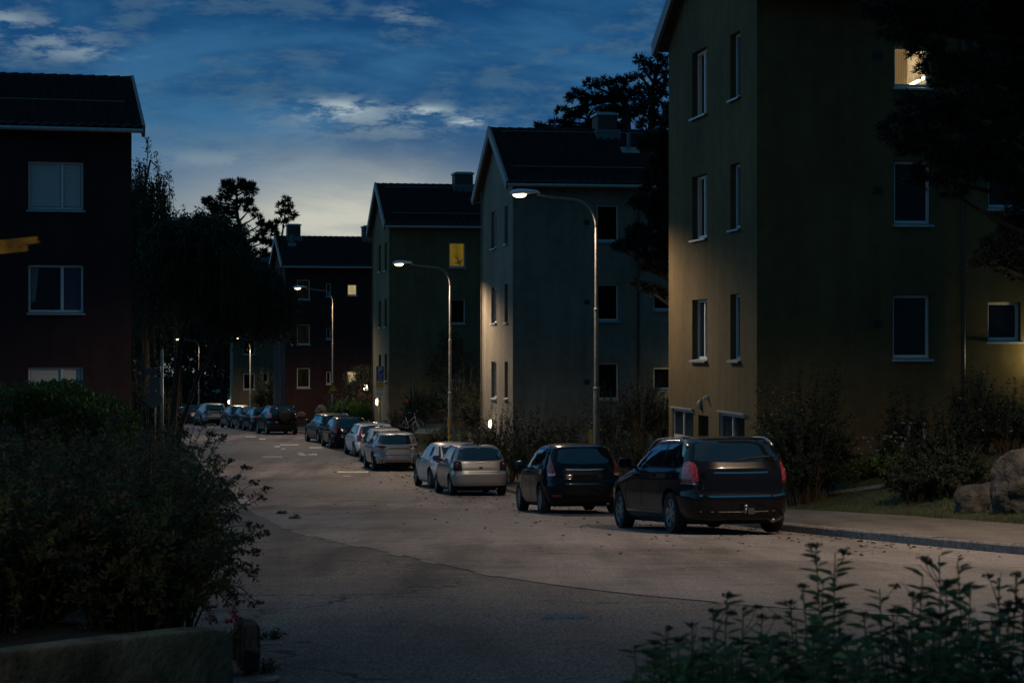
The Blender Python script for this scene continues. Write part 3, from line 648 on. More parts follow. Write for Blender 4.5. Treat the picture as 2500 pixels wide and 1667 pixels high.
def street_lamp(x, y, ztop, label, arm=1.75, adir=0.0, lit=True, power=1.0, cut=(.14, .50)):
    """post with a swan neck; ztop = world height of the arm, adir = direction of the arm (0: to the left)"""
    zb = H(x, y) - .02; h = ztop - zb
    t = thing('street_lamp', label, 'street lamp', (x, y, zb), (0, 0, adir), 'street lamps')
    mb = MB(); mb.tube([(0, 0, -.4), (0, 0, h * .36), (0, 0, h * .361), (0, 0, h * .62), (0, 0, h * .621), (0, 0, h - .85)], [.085, .08, .062, .056, .046, .04], 14)
    for f, r in ((.36, .086), (.62, .064)): mb.lathe([(r * .9, -.03), (r, -.02), (r, .03), (r * .8, .05)], 14, 'z', (0, 0, h * f))
    mb.build('pole', M_POST, t, True, sharp=40)
    ab = MB(); P = [(0, 0, h - .86)]
    for i in range(1, 9):
        q = i / 8 * math.radians(84); P.append((-.62 * (1 - math.cos(q)), 0, h - .85 + .72 * math.sin(q)))
    P += [(-arm * .62, 0, h - .075), (-arm + .42, 0, h - .015)]
    ab.tube(P, np.linspace(.04, .026, len(P)), 10); ab.build('arm', M_POST, t, True)
    # head: a long shell thicker towards the tip, with a bowl below
    hb = MB(); x0 = -arm + .50; prof = [(0, .035, .03), (.06, .05, .045), (.22, .075, .075), (.42, .115, .105), (.58, .12, .11), (.70, .10, .085), (.76, .055, .04), (.775, .01, .008)]
    n = 16; V = []; Fc = []
    for (s, w, hh) in prof:
        for j in range(n):
            q = 2 * math.pi * j / n; zz = hh * math.sin(q); zz = zz if zz > 0 else zz * .35
            V.append((x0 - s, w * math.cos(q), h + .0 + zz - s * .05 + .05 * (s > .02)))
    for i in range(len(prof) - 1):
        for j in range(n): Fc.append((i * n + j, i * n + (j + 1) % n, (i + 1) * n + (j + 1) % n, (i + 1) * n + j))
    Fc += [tuple(range(n))]; hd = hb.add(V, Fc).build('lamp_head', M_HEAD, t, True, sharp=50)
    bx = x0 - .52; bz = h - .005
    bw = MB(); bw.lathe([(.001, -.085), (.05, -.08), (.085, -.055), (.1, -.02), (.1, .0)], 20, 'z'); V = [(bx + v[0] * 1.75, v[1] * 1.05, bz + v[2]) for v in bw.V]
    m = pm('street lamp bowl', (.9, .85, .75), .3, emit=((1.0, .78, .44), 4.5)) if lit else pm('dull lamp bowl', (.4, .4, .38), .3)
    bo = mesh_obj('lamp_bowl', V, bw.F, m, hd, True)
    if lit: lamp_light(t, (bx, 0, bz - .16), LAMP_W * power, cut)
    return t
LAMPS = []
def lamps():
    def xa(u, y): return (u - CU) / F * y
    def zt(v, y): return (CV - v) / F * y
    LAMPS.append(street_lamp(xa(1456, 52), 52, zt(474, 52), 'nearest lit street lamp, its swan neck in front of the pale cream house', 1.93, power=.7))
    LAMPS.append(street_lamp(xa(1099, 80), 80, zt(644, 80), 'second lit street lamp, in front of the olive house and its yellow window', 1.98, power=1.2))
    LAMPS.append(street_lamp(xa(813, 114), 114, zt(703, 114), 'third lit street lamp, carrying the triangular warning sign', 1.95))
    LAMPS.append(street_lamp(xa(611, 150), 150, zt(825, 150), 'slim lit street lamp in front of the far cream house', 1.5, math.radians(62), power=.5))
    LAMPS.append(street_lamp(xa(486, 190), 190, zt(828, 190), 'farthest lit street lamp, its pole rising behind the far parked cars', 2.0, math.radians(-4), power=.8))
    # the next lamp of the row stands just outside the right edge
    LAMPS.append(street_lamp(8.35, 27.0, 5.0, 'street lamp of the same row standing just beyond the right edge', 1.9, math.radians(8), power=1.3, cut=(.25, .64)))
    mb = MB()
    mb.tube([(0, 0, -.3), (0, 0, 4.6)], [.06, .045], 10); o = mb.build('grey_post', M_POST, smooth=True); o.location = (xa(396, 74), 74, float(zr(74))); tag(o, 'slim grey post beside the backs of the road signs on the left', 'post')
    # yellow markers on the posts
    for (u, y, v, w, h, lab) in ((1095, 79.7, 1030, .055, .16, 'slim yellow reflector tag beside the second lamp post'), (1442, 51.7, 1065, .05, .17, 'slim yellow reflector tag beside the nearest lamp post')):
        b = MB(); b.box(-w, w, -.01, .01, -h, h); b.tube([(0, .03, -h - 1.2), (0, .03, h)], .018, 6); o = b.build('marker_tag', pm('yellow plastic', (.5, .33, .03), .5)); o.location = at(u, v, y); tag(o, lab, 'marker')
    b = MB(); b.lathe([(.088, -.1), (.0885, -.1), (.0885, .1), (.088, .1)], 16); o = b.build('yellow_band', pm('yellow tape', (.45, .36, .03), .5), LAMPS[1]); o.location = (0, 0, at(1099, 1066, 80).z - LAMPS[1].location.z)
lamps()
# ------------------------------------------------------------------ cars
M_GLASS = pm('car glass', (.004, .006, .008), .015, spec=1.0, coat=1.0)
M_TYRE = pm('tyre rubber', (.012, .012, .012), .85)
M_RIM = pm('alloy rim', (.32, .33, .34), .35, .8)
M_TRIM = pm('black car trim', (.010, .010, .011), .7, spec=.15)
M_CHROME = pm('chrome', (.55, .55, .56), .12, 1.0)
M_SEAM = pm('panel gap', (.003, .003, .003), .9)
M_PLATE = pm('white number plate', (.55, .55, .53), .5)
M_CLEARL = pm('clear lamp lens', (.45, .42, .40), .15, coat=1)
def red_lens(name='red lamp lens', col=(.30, .012, .010), s=60):
    m = pm(name, col, .14, coat=1.0); k = NT(m.node_tree); b = k.n['Principled BSDF']; tc = k.new('ShaderNodeTexCoord').outputs['Object']
    vo = k.new('ShaderNodeTexVoronoi'); vo.inputs['Scale'].default_value = s; k.l.new(tc, vo.inputs['Vector'])
    k.l.new(k.mix(1.0, (*col,), k.ramp(vo.outputs['Distance'], [(.1, 1.7), (.6, .35)]), 'MULTIPLY'), b.inputs['Base Color'])
    bp = k.new('ShaderNodeBump'); bp.inputs['Strength'].default_value = .5; bp.inputs['Distance'].default_value = .01; k.l.new(vo.outputs['Distance'], bp.inputs['Height']); k.l.new(bp.outputs[0], b.inputs['Normal'])
    return m
M_RED = red_lens(); M_REDB = red_lens('bright red lamp lens', (.38, .014, .012), 38)
M_DARKRED = red_lens('dark red lamp lens', (.13, .008, .010), 60)
def paint(name, col, metal=.3, rough=.28):
    m = pm('paint ' + name, col, rough, metal, coat=1.0 if max(col) > .1 else .40, spec=.25 if max(col) > .1 else .1); k = NT(m.node_tree); b = k.n['Principled BSDF']
    if 'dust' not in m: 
        m['dust'] = 1; tc = k.new('ShaderNodeTexCoord').outputs['Object']; sp = k.new('ShaderNodeSeparateXYZ'); k.l.new(tc, sp.inputs[0])
        # road dirt on the sills and lower bumper
        f = k.m('MULTIPLY', k.smooth(sp.outputs[2], .62, .16), k.m('MULTIPLY_ADD', k.noise(tc, 5, 5, .65), .9, .0)); f = k.m('MULTIPLY', f, .55 if max(col) > .1 else .22)
        k.l.new(k.mix(f, (*col,), (.05, .043, .036)), b.inputs['Base Color']); k.l.new(k.m('MULTIPLY_ADD', f, .6, rough), b.inputs['Roughness']); k.l.new(k.m('SUBTRACT', 1.0 if max(col) > .1 else .40, k.m('MULTIPLY', f, 1.4), clamp=True), b.inputs['Coat Weight'])
    return m

BASE = {
 'wagon': dict(W=[(.11, .84), (.15, .92), (.24, .97), (.40, 1.0), (.56, 1.0), (.625, .985), (.655, .955), (.67, .935), (.78, .875), (.88, .80), (.93, .75), (.96, .70), (.985, .55), (1, .12)],
   R=[(.11, .22), (.17, .06), (.26, .01), (.36, 0), (.41, .015), (.425, .06), (.55, .07), (.66, .105), (.78, .21), (.90, .35), (.94, .41), (.965, .55), (.985, .9), (1, 2.1)],
   Fr=[(.11, .16), (.2, .04), (.35, 0), (.45, .04), (.52, .22), (.58, .62), (.625, 1.0), (.66, 1.22), (.8, 1.68), (.92, 2.12), (.95, 2.26), (.98, 2.5), (1, 2.3)]),
 'hatch': dict(W=[(.11, .84), (.15, .92), (.24, .97), (.38, 1.0), (.56, .995), (.63, .975), (.66, .945), (.68, .925), (.78, .86), (.88, .79), (.93, .74), (.96, .68), (.985, .52), (1, .12)],
   R=[(.11, .2), (.17, .06), (.26, .01), (.40, 0), (.45, .012), (.47, .055), (.55, .075), (.66, .12), (.78, .24), (.90, .38), (.94, .43), (.965, .55), (.985, .85), (1, 1.8)],
   Fr=[(.11, .16), (.2, .04), (.35, 0), (.45, .04), (.52, .16), (.58, .45), (.63, .75), (.66, .92), (.8, 1.35), (.92, 1.8), (.95, 1.95), (.98, 2.2), (1, 2.05)]),
 'sedan': dict(W=[(.11, .84), (.15, .92), (.24, .97), (.40, 1.0), (.58, 1.0), (.645, .98), (.67, .945), (.685, .925), (.78, .86), (.88, .78), (.93, .73), (.96, .68), (.985, .52), (1, .12)],
   R=[(.11, .2), (.17, .06), (.26, .01), (.38, 0), (.44, .02), (.47, .04), (.56, .06), (.62, .10), (.655, .30), (.68, .62), (.80, 1.0), (.90, 1.35), (.94, 1.5), (.97, 1.75), (1, 2.3)],
   Fr=[(.11, .16), (.2, .04), (.35, 0), (.45, .04), (.52, .22), (.58, .62), (.64, 1.0), (.68, 1.22), (.8, 1.65), (.92, 2.0), (.95, 2.12), (.98, 2.3), (1, 2.25)]),
}
BASE['suv'] = dict(BASE['wagon']); BASE['suv']['R'] = [(.11, .22), (.17, .07), (.26, .01), (.36, 0), (.42, .02), (.44, .06), (.55, .07), (.66, .10), (.78, .17), (.90, .27), (.94, .32), (.965, .45), (.985, .8), (1, 2.0)]

def super_ring(W, yr, yf, nr, nf, n=20):
    c, a = (yr + yf) / 2, (yf - yr) / 2; t = np.linspace(0, math.pi / 2, 160)
    def quad(e):
        x = W * np.sin(t) ** (2 / e); y = a * np.cos(t) ** (2 / e); d = np.concatenate([[0], np.cumsum(np.hypot(np.diff(x), np.diff(y)))]); q = np.linspace(0, 1, n + 1) ** 1.0 * d[-1]
        return np.interp(q, d, x), np.interp(q, d, y)
    xr, yr_ = quad(nr); xf, yf_ = quad(nf)
    rx = np.concatenate([xr[:-1], xf[::-1][:-1]]); ry = np.concatenate([-yr_[:-1], yf_[::-1][:-1]]) + c      # rear centre -> right side -> just before front centre
    lx = -np.concatenate([xf[:-1], xr[::-1][:-1]]); ly = np.concatenate([yf_[:-1], -yr_[::-1][:-1]]) + c
    return np.concatenate([rx, lx]), np.concatenate([ry, ly])

class Car:
    def __init__(s, style, L, W, Ht, col, wr=.315, wb=None, rear_ax=None, **kw):
        s.L, s.W, s.H, s.style, s.wr = L, W, Ht, style, wr; s.paint = col; s.kw = kw
        s.ra = rear_ax or .86; s.fa = s.ra + (wb or .585 * L); s.meshes = []
        B = BASE[style]; zz = np.unique(np.concatenate([np.linspace(.11, .5, 22), np.linspace(.5, .70, 22), np.linspace(.7, .92, 14), np.linspace(.92, 1, 16)]))
        def prof(key):
            g = np.linspace(.05, 1.0, 400); p = np.array(B[key]); v = np.interp(g, p[:, 0], p[:, 1]); k = np.hanning(11); k /= k.sum(); sm = np.convolve(np.pad(v, 5, mode='edge'), k, 'valid'); sm[-6:] = v[-6:]; return lambda z: np.interp(z, g, sm)
        fW, fR, fF = prof('W'), prof('R'), prof('Fr'); V = []; rl = kw.get('roof_len', 0)
        sc = (L - 2.3) / 2.3 if style in ('wagon', 'suv') else 1
        s.zmin = .11 * Ht
        for z in zz:
            yr = float(fR(z)); yf = L - float(fF(z)) * (.93 if L < 4.1 else 1.0)
            if yf - yr < .3: m = (yr + yf) / 2; yr, yf = m - .15, m + .15
            x, y = super_ring(W / 2 * float(fW(z)), yr, yf, kw.get('nr', 6.0) - (1.2 if z > .93 else 0), 4.6)
            V.append(np.stack([x, y, np.full_like(x, z * Ht)], 1))
        M = len(V[0]); A = np.concatenate(V); nz = len(V); idx = np.arange(nz * M).reshape(nz, M)
        Fc = [tuple(q) for q in np.stack([idx[:-1], np.roll(idx[:-1], -1, 1), np.roll(idx[1:], -1, 1), idx[1:]], -1).reshape(-1, 4)] + [tuple(idx[0][::-1]), tuple(idx[-1])]
        s.A, s.Fc = A, Fc; s.bvh = BVHTree.FromPolygons([Vector(v) for v in A], Fc)
    def cut_arches(s):
        """body mesh with wheel arches, by a boolean"""
        o = mesh_obj('body', s.A, s.Fc, [s.paint, M_TRIM]); R = s.wr + .055; mb = MB()
        for y in (s.ra, s.fa):
            for sd in (-1, 1): a, b = sd * (s.W / 2 + .2), sd * (s.W / 2 - .30); mb.lathe([(.0, min(a, b)), (R, min(a, b)), (R, max(a, b)), (.0, max(a, b))], 40, 'x', (0, y, s.wr + .01))
        c = mesh_obj('cutter', mb.V, mb.F, M_TRIM)
        bm = bmesh.new(); bm.from_mesh(c.data); bmesh.ops.remove_doubles(bm, verts=bm.verts, dist=1e-5); bmesh.ops.recalc_face_normals(bm, faces=bm.faces); bm.to_mesh(c.data); bm.free()
        md = o.modifiers.new('cut', 'BOOLEAN'); md.operation = 'DIFFERENCE'; md.object = c; md.solver = 'EXACT'; md.use_self = True
        dg = bpy.context.evaluated_depsgraph_get(); me = bpy.data.meshes.new_from_object(o.evaluated_get(dg)); old = o.data; o.modifiers.clear(); o.data = me; bpy.data.meshes.remove(old)
        bpy.data.objects.remove(c)
        me.materials.clear(); me.materials.append(s.paint); me.materials.append(M_TRIM)
        clad = s.kw.get('clad', 0); lowz = s.kw.get('low_trim', .0)
        for p in me.polygons:
            q = p.center; p.use_smooth = True; p.material_index = 0
            for y in (s.ra, s.fa):
                d = math.hypot(q.y - y, q.z - s.wr - .01)
                if d < R - .01 or (d < R + .003 and abs(q.x) < s.W / 2 - .04): p.material_index = 1
                elif clad and d < R + .06 and q.z < .8: p.material_index = 1
            if q.z < s.zmin + .012: p.material_index = 1
            if clad and q.z < clad: p.material_index = 1
            if lowz and q.z < lowz and q.y < .5: p.material_index = 1
        me.set_sharp_from_angle(angle=math.radians(42))
        return o
    def patch(s, name, lo, hi, mat, parent, ang=0, side=None, off=.004, nu=14, nv=7, mirror=True, thick=.012, pow_=1):
        """panel lying on the body: lo/hi = lower and upper outline [(a,z)..]; seen from behind (ang=0), from the left side (side) or from a corner (ang degrees)"""
        if side: d, e = Vector((1, 0, 0)), Vector((0, 1, 0))
        else: q = math.radians(ang); d, e = Vector((math.sin(q), math.cos(q), 0)), Vector((math.cos(q), -math.sin(q), 0))
        def line(P):
            P = np.array(P, float); t = np.concatenate([[0], np.cumsum(np.hypot(*np.diff(P, axis=0).T))]); t /= t[-1]; u = np.linspace(0, 1, nu + 1); return np.interp(u, t, P[:, 0]), np.interp(u, t, P[:, 1])
        la, lz = line(lo); ha, hz = line(hi); V = []; N = []
        for i in range(nu + 1):
            for j in range(nv + 1):
                f = j / nv; a, z = la[i] * (1 - f) + ha[i] * f, lz[i] * (1 - f) + hz[i] * f
                org = e * a - d * 8 + Vector((0, s.L / 2 if not side else 0, 0)) * 0; org.z = z
                h, nrm, _, _ = s.bvh.ray_cast(org, d)
                if h is None:
                    g = e * a + d * (s.L * .05 if not side else -s.W * .42); g.z = z; h, nrm, _, _ = s.bvh.find_nearest(g)
                if nrm.dot(d) > 0: nrm = -nrm
                V.append(h + nrm * off); N.append(nrm)
        nn = nv + 1; Fc = [(i * nn + j, (i + 1) * nn + j, (i + 1) * nn + j + 1, i * nn + j + 1) for i in range(nu) for j in range(nv)]
        bd = [i * nn for i in range(nu + 1)] + [nu * nn + j for j in range(1, nn)] + [i * nn + nv for i in range(nu - 1, -1, -1)] + [j for j in range(nv - 1, 0, -1)]
        b0 = len(V); V += [V[i] - N[i] * thick for i in bd]; k = len(bd); Fc += [(bd[i], b0 + i, b0 + (i + 1) % k, bd[(i + 1) % k]) for i in range(k)]
        o = mesh_obj(name, V, Fc, mat, parent, True, sharp=50)
        if mirror:
            mesh_obj(name, [(-v[0], v[1], v[2]) for v in V], [f[::-1] for f in Fc], mat, parent, True, sharp=50)
        return o
    def wrap(s, name, lo, hi, mat, parent, nu=12, nv=8, off=.007, thick=.02):
        """lamp wrapped round the rear corner: outlines in (metres from the rear centre line along the skin, height)"""
        M = 80; zl = s.A[::M, 2]; rings = s.A.reshape(-1, M, 3); cache = {}
        def pt(d, z):
            i = min(max(int(np.searchsorted(zl, z)) - 1, 0), len(zl) - 2); f = (z - zl[i]) / (zl[i + 1] - zl[i]); r = rings[i] * (1 - f) + rings[i + 1] * f
            seg = np.linalg.norm(np.diff(r[:24], axis=0), axis=1); cum = np.concatenate([[0], np.cumsum(seg)]); return Vector([float(np.interp(d, cum, r[:24, c])) for c in range(3)])
        def line(P):
            P = np.array(P, float); t = np.concatenate([[0], np.cumsum(np.hypot(*np.diff(P, axis=0).T))]); t /= t[-1]; u = np.linspace(0, 1, nu + 1); return np.interp(u, t, P[:, 0]), np.interp(u, t, P[:, 1])
        la, lz = line(lo); ha, hz = line(hi); V = []; N = []
        for i in range(nu + 1):
            for j in range(nv + 1):
                f = j / nv; p = pt(la[i] * (1 - f) + ha[i] * f, lz[i] * (1 - f) + hz[i] * f); h, n, _, _ = s.bvh.find_nearest(p)
                if n.dot(p - Vector((0, s.L / 2, p.z))) < 0: n = -n
                V.append(p + n * off); N.append(n)
        nn = nv + 1; Fc = [(i * nn + j, (i + 1) * nn + j, (i + 1) * nn + j + 1, i * nn + j + 1) for i in range(nu) for j in range(nv)]
        bd = [i * nn for i in range(nu + 1)] + [nu * nn + j for j in range(1, nn)] + [i * nn + nv for i in range(nu - 1, -1, -1)] + [j for j in range(nv - 1, 0, -1)]
        b0 = len(V); V += [V[i] - N[i] * thick for i in bd]; k = len(bd); Fc += [(bd[i], b0 + i, b0 + (i + 1) % k, bd[(i + 1) % k]) for i in range(k)]
        for sg in (1, -1): mesh_obj(name, [(sg * v[0], v[1], v[2]) for v in V], Fc, mat, parent, True, sharp=50)
    def strip_on(s, name, P, w, mat, parent, side=None, ang=0, off=.003, mirror=False):
        P = [Vector((a, z)) for a, z in P]; V0 = []; V1 = []
        for i, p in enumerate(P):
            t = (P[min(i + 1, len(P) - 1)] - P[max(i - 1, 0)]).normalized(); n = Vector((-t.y, t.x)) * w / 2; V0.append(tuple(p - n)); V1.append(tuple(p + n))
        return s.patch(name, V0, V1, mat, parent, ang, side, off, max(6, 5 * (len(P) - 1)), 1, mirror, .004)
    def build(s, label, u, y, group='cars parked along the kerb', dx=0.0, yaw=0.0):
        x = (u - CU) / F * y + dx; hd = heading(y + 2) + yaw + .032; ym = y + s.L * .45
        z0, z1 = float(zr(y + .6)), float(zr(y + s.L - .6)); pit = math.atan2(z1 - z0, s.L - 1.2)
        t = thing('parked_car', label, 'car', (x, y, z0 - .6 * (z1 - z0) / (s.L - 1.2) + .022), (pit, 0, hd), group); s.root = t
        body = s.cut_arches(); body.parent = t; s.body = body; W, Ht, L = s.W, s.H, s.L; kw = s.kw; far = kw.get('far', False)
        # wheels
        def rim_and_tyre():
            r = s.wr; tb = MB(); tw = .205; ro = r * .66
            tb.lathe([(ro, -tw / 2 + .02), (r * .78, -tw / 2), (r * .93, -tw / 2 + .004), (r * .985, -tw / 2 + .03), (r, -tw / 2 + .06), (r, tw / 2 - .06), (r * .985, tw / 2 - .03), (r * .93, tw / 2 - .004), (r * .78, tw / 2), (ro, tw / 2 - .02)], 36, 'x')
            rb = MB(); rb.lathe([(ro, -tw / 2 + .02), (ro * .97, -tw / 2 + .012), (ro * .9, -tw / 2 + .05), (ro * .88, tw / 2 - .03), (ro, tw / 2 - .02)], 36, 'x')
            ns = kw.get('spokes', 7)
            for i in range(ns):
                q = 2 * math.pi * i / ns; c, sn = math.cos(q), math.sin(q); V = []
                for (rr, hw, dd) in ((.06, .032, -tw / 2 + .035), (ro * .93, .024, -tw / 2 + .024)):
                    for e in (-1, 1):
                        for d2 in (dd, dd + .03): V.append((d2, rr * c - e * hw * sn, rr * sn + e * hw * c))
                rb.add(V, [(0, 2, 6, 4), (1, 5, 7, 3), (0, 4, 5, 1), (2, 3, 7, 6)])
            rb.lathe([(.0, -tw / 2 + .022), (.06, -tw / 2 + .03), (.075, -tw / 2 + .06), (.0, -tw / 2 + .07)], 16, 'x')
            db = MB(); db.lathe([(.0, -tw / 2 + .085), (ro * .86, -tw / 2 + .085), (ro * .86, -tw / 2 + .09)], 20, 'x')
            return tb, rb, db
        first = None
        for ya in (s.ra, s.fa):
            for sd in (-1, 1):
                if first is None:
                    tb, rb, db = rim_and_tyre(); w = thing_child('wheel', t); ty = tb.build('tyre', M_TYRE, w, True, sharp=40); ri = rb.build('rim', M_RIM, w, True, sharp=35); di = db.build('brake_disc', M_TRIM, w); first = w, [ty, ri, di]
                else:
                    w = first[0].copy(); link(w, t)
                    for ch in first[1]: c = ch.copy(); link(c, w)
                w.location = (sd * (W / 2 - .115), ya, s.wr); w.rotation_euler = (.4 * ya, 0, 0 if sd < 0 else math.pi)
        k = Ht; P = s.patch
        # windows
        rw = kw.get('rear_window'); 
        if rw: P('rear_window', rw[0], rw[1], M_GLASS, t, nu=20, nv=8, mirror=False)
        ra, fa = s.ra, s.fa; zb, zt = kw.get('belt', .69) * k, kw.get('wtop', .925) * k; bx = kw.get('win_back', .42); xf = L - kw.get('win_front', 1.75)
        pil = kw.get('pillars', (ra + .55, ra + 1.35)); rise = kw.get('belt_rise', .03); e = .045; fr = xf
        zb2 = lambda y: zb - rise * (y - bx) / (fr - bx)
        ends = [bx] + list(pil) + [fr]
        for i in range(len(ends) - 1):
            a, b = ends[i] + (e if i else 0), ends[i + 1] - (e if i < len(ends) - 2 else 0)
            ya0 = a + kw.get('back_slope', .16) if i == 0 else a + .05; yb0 = b - (kw.get('ws', .75) if i == len(ends) - 2 else -.05)
            if i == 0: P('side_window', [(a, zb2(a) + .03), (a + .05, zb2(a)), (b, zb2(b))], [(ya0, zt - .05), (ya0 + .06, zt - .008), (yb0 if len(ends) == 2 else b + .03, zt)], M_GLASS, t, side=True, nu=10)
            else: P('side_window', [(a, zb2(a)), (b, zb2(b))], [(a + .03, zt), (min(yb0, b), zt - (.02 if i == len(ends) - 2 else 0))], M_GLASS, t, side=True, nu=12)
        # windscreen
        q = [(-.60, .70 * k), (.60, .70 * k)], [(-.50, .90 * k), (.50, .90 * k)]
        s_d = s.patch_front('windscreen', q[0], q[1], M_GLASS, t)
        # lights
        for (nm, lo, hi, mat) in kw.get('lights', ()): s.wrap(nm, lo, hi, mat, t)
        for (nm, lo, hi, mat, mir) in kw.get('panels', ()): P(nm, lo, hi, mat, t, nu=16, nv=4, mirror=mir)
        for (nm, pts, w, mat) in kw.get('lines', ()): s.strip_on(nm, pts, w, mat, t)
        if not far:
            for pts in kw.get('seams', ()): s.strip_on('panel_gap', pts, .011, M_SEAM, t)
            for yy in (pil[-1] + .01, ra + .36 if len(pil) > 1 else None):
                if yy: s.strip_on('door_gap', [(yy, .30), (yy + .015, zb2(yy) - .02)], .010, M_SEAM, t, side=True, mirror=True)
            s.strip_on('door_gap', [(fa - .50, .36), (fa - .42, .56), (fa - .62, zb2(fa) - .05)], .010, M_SEAM, t, side=True, mirror=True)
        for yy in ([pil[-1] + .22] + ([pil[0] + .22] if len(pil) > 1 else [])) if not far else []:
            P('door_handle', [(yy, .585 * k), (yy + .19, .588 * k)], [(yy, .607 * k), (yy + .19, .610 * k)], kw.get('handle', s.paint), t, side=True, off=.028, nu=6, nv=2, thick=.035)
        # mirrors
        ym, zm = xf - .30, zb2(xf) + .075
        for sd in (-1, 1):
            mb = MB(); cx = sd * (W / 2 + .105); V = []; Fc = []; n = 14
            for (d, sc_) in ((-.0, .90), (.02, 1.0), (.09, .9), (.14, .55), (.155, .2)):
                for j in range(n): q = 2 * math.pi * j / n; c_, s_ = math.cos(q), math.sin(q); V.append((cx + .115 * sc_ * np.sign(c_) * abs(c_) ** .6, ym + d, zm + .075 * sc_ * np.sign(s_) * abs(s_) ** .6))
            for i in range(4):
                for j in range(n): Fc.append((i * n + j, i * n + (j + 1) % n, (i + 1) * n + (j + 1) % n, (i + 1) * n + j))
            mb.add(V, Fc + [tuple(range(n - 1, -1, -1))]); mb.tube([(sd * (W / 2 - .10), ym + .10, zm - .075), (cx - sd * .06, ym + .06, zm - .03)], [.03, .025], 8); m = mb.build('wing_mirror', kw.get('mirror', s.paint), t, True, sharp=40)
            gl = [(cx + .10 * c_, ym - .004, zm + .062 * s_) for c_, s_ in ((-1, -.8), (-.8, -1), (.8, -1), (1, -.8), (1, .8), (.8, 1), (-.8, 1), (-1, .8))]; mesh_obj('mirror_glass', gl, [tuple(range(8))], pm('mirror glass', (.25, .27, .29), .05, 1), m)
        if kw.get('rails'):
            for sd in (-1, 1):
                mb = MB(); y0, y1 = kw.get('rail_y', (.62, L - 2.25)); xr = sd * (W / 2 * .76); n = 14; P3 = []
                for i in range(n + 1):
                    f = i / n; yy = y0 + (y1 - y0) * f; b = .075 * min(1, 4.2 * f ** .8, 4.2 * (1 - f) ** .8) if kw['rails'] == 'raised' else .035 * min(1, 8 * f, 8 * (1 - f))
                    hgt, _, _, _ = s.bvh.ray_cast(Vector((xr, yy, 4)), Vector((0, 0, -1))); zz = (hgt.z if hgt else Ht * .95); P3.append((xr, yy, zz + b))
                rr = [.030 if i in (0, n) else .019 for i in range(n + 1)]; rr[1] = .026; rr[-2] = .024
                mb.tube(P3, rr, 8); mb.build('roof_rail', kw.get('rail_mat', M_RIM), t, True)
        if kw.get('antenna'):
            mb = MB(); yy = .62; hgt, _, _, _ = s.bvh.ray_cast(Vector((0, yy, 4)), Vector((0, 0, -1))); mb.tube([(0, yy + .03, hgt.z - .01), (0, yy - .10, hgt.z + .10)], [.022, .008], 8); mb.build('antenna', M_TRIM, t, True)
        if kw.get('wiper'):
            zz = kw['wiper']; s.strip_on('rear_wiper', [(-.02, zz - .01), (.12, zz + .03), (.50, zz + .055)], .022, M_TRIM, t, off=.016)
        if kw.get('plate'):
            zz = kw['plate']; P('number_plate', [(-.26, zz), (.26, zz)], [(-.26, zz + .11), (.26, zz + .11)], M_PLATE, t, nu=6, nv=3, mirror=False, off=.008)
        if kw.get('tow'):
            mb = MB(); mb.tube([(0, .35, .34), (0, .02, .33), (0, -.07, .35), (0, -.08, .40)], .02, 8); mb.lathe([(.0, .0), (.022, .008), (.03, .03), (.022, .052), (.0, .06)], 12, 'z', (0, -.08, .40)); mb.build('tow_bar', M_RIM, t, True)
            mb = MB(); mb.box(.06, .16, -.01, .06, .31, .40); mb.build('tow_socket', pm('tow socket', (.05, .045, .04), .6), t)
        if kw.get('spare'):
            zz = .60 * Ht; mb = MB(); R = .36; y0 = .055; mb.lathe([(.0, -.20), (R * .55, -.205), (R * .8, -.19), (R * .95, -.15), (R, -.08), (R * .97, .02), (.0, .02)], 36, 'y', (.02, y0, zz)); mb.build('spare_wheel', pm('spare wheel cover', (.010, .010, .011), .7, spec=.15), t, True, sharp=40)
        # exhaust and dark underside
        mb = MB(); mb.tube([(W * .28, .55, .22), (W * .28, .10, .21)], .03, 10); mb.build('exhaust', M_RIM, t, True)
        return t
    def patch_front(s, name, lo, hi, mat, parent):
        V = []; nu, nv = 12, 5
        for i in range(nu + 1):
            for j in range(nv + 1):
                f = j / nv; a = (lo[0][0] + (lo[1][0] - lo[0][0]) * i / nu) * (1 - f) + (hi[0][0] + (hi[1][0] - hi[0][0]) * i / nu) * f; z = lo[0][1] * (1 - f) + hi[0][1] * f
                h, nrm, _, _ = s.bvh.ray_cast(Vector((a, s.L + 4, z)), Vector((0, -1, 0)))
                if h is None: h, nrm, _, _ = s.bvh.find_nearest(Vector((a, s.L - 1.5, z)))
                if nrm.y < 0: nrm = -nrm
                V.append(h + nrm * .004)
        nn = nv + 1; return mesh_obj(name, V, [(i * nn + j, i * nn + j + 1, (i + 1) * nn + j + 1, (i + 1) * nn + j) for i in range(nu) for j in range(nv)], mat, parent, True)

def thing_child(name, parent):
    o = bpy.data.objects.new(name, None); o.empty_display_size = .1; return link(o, parent)

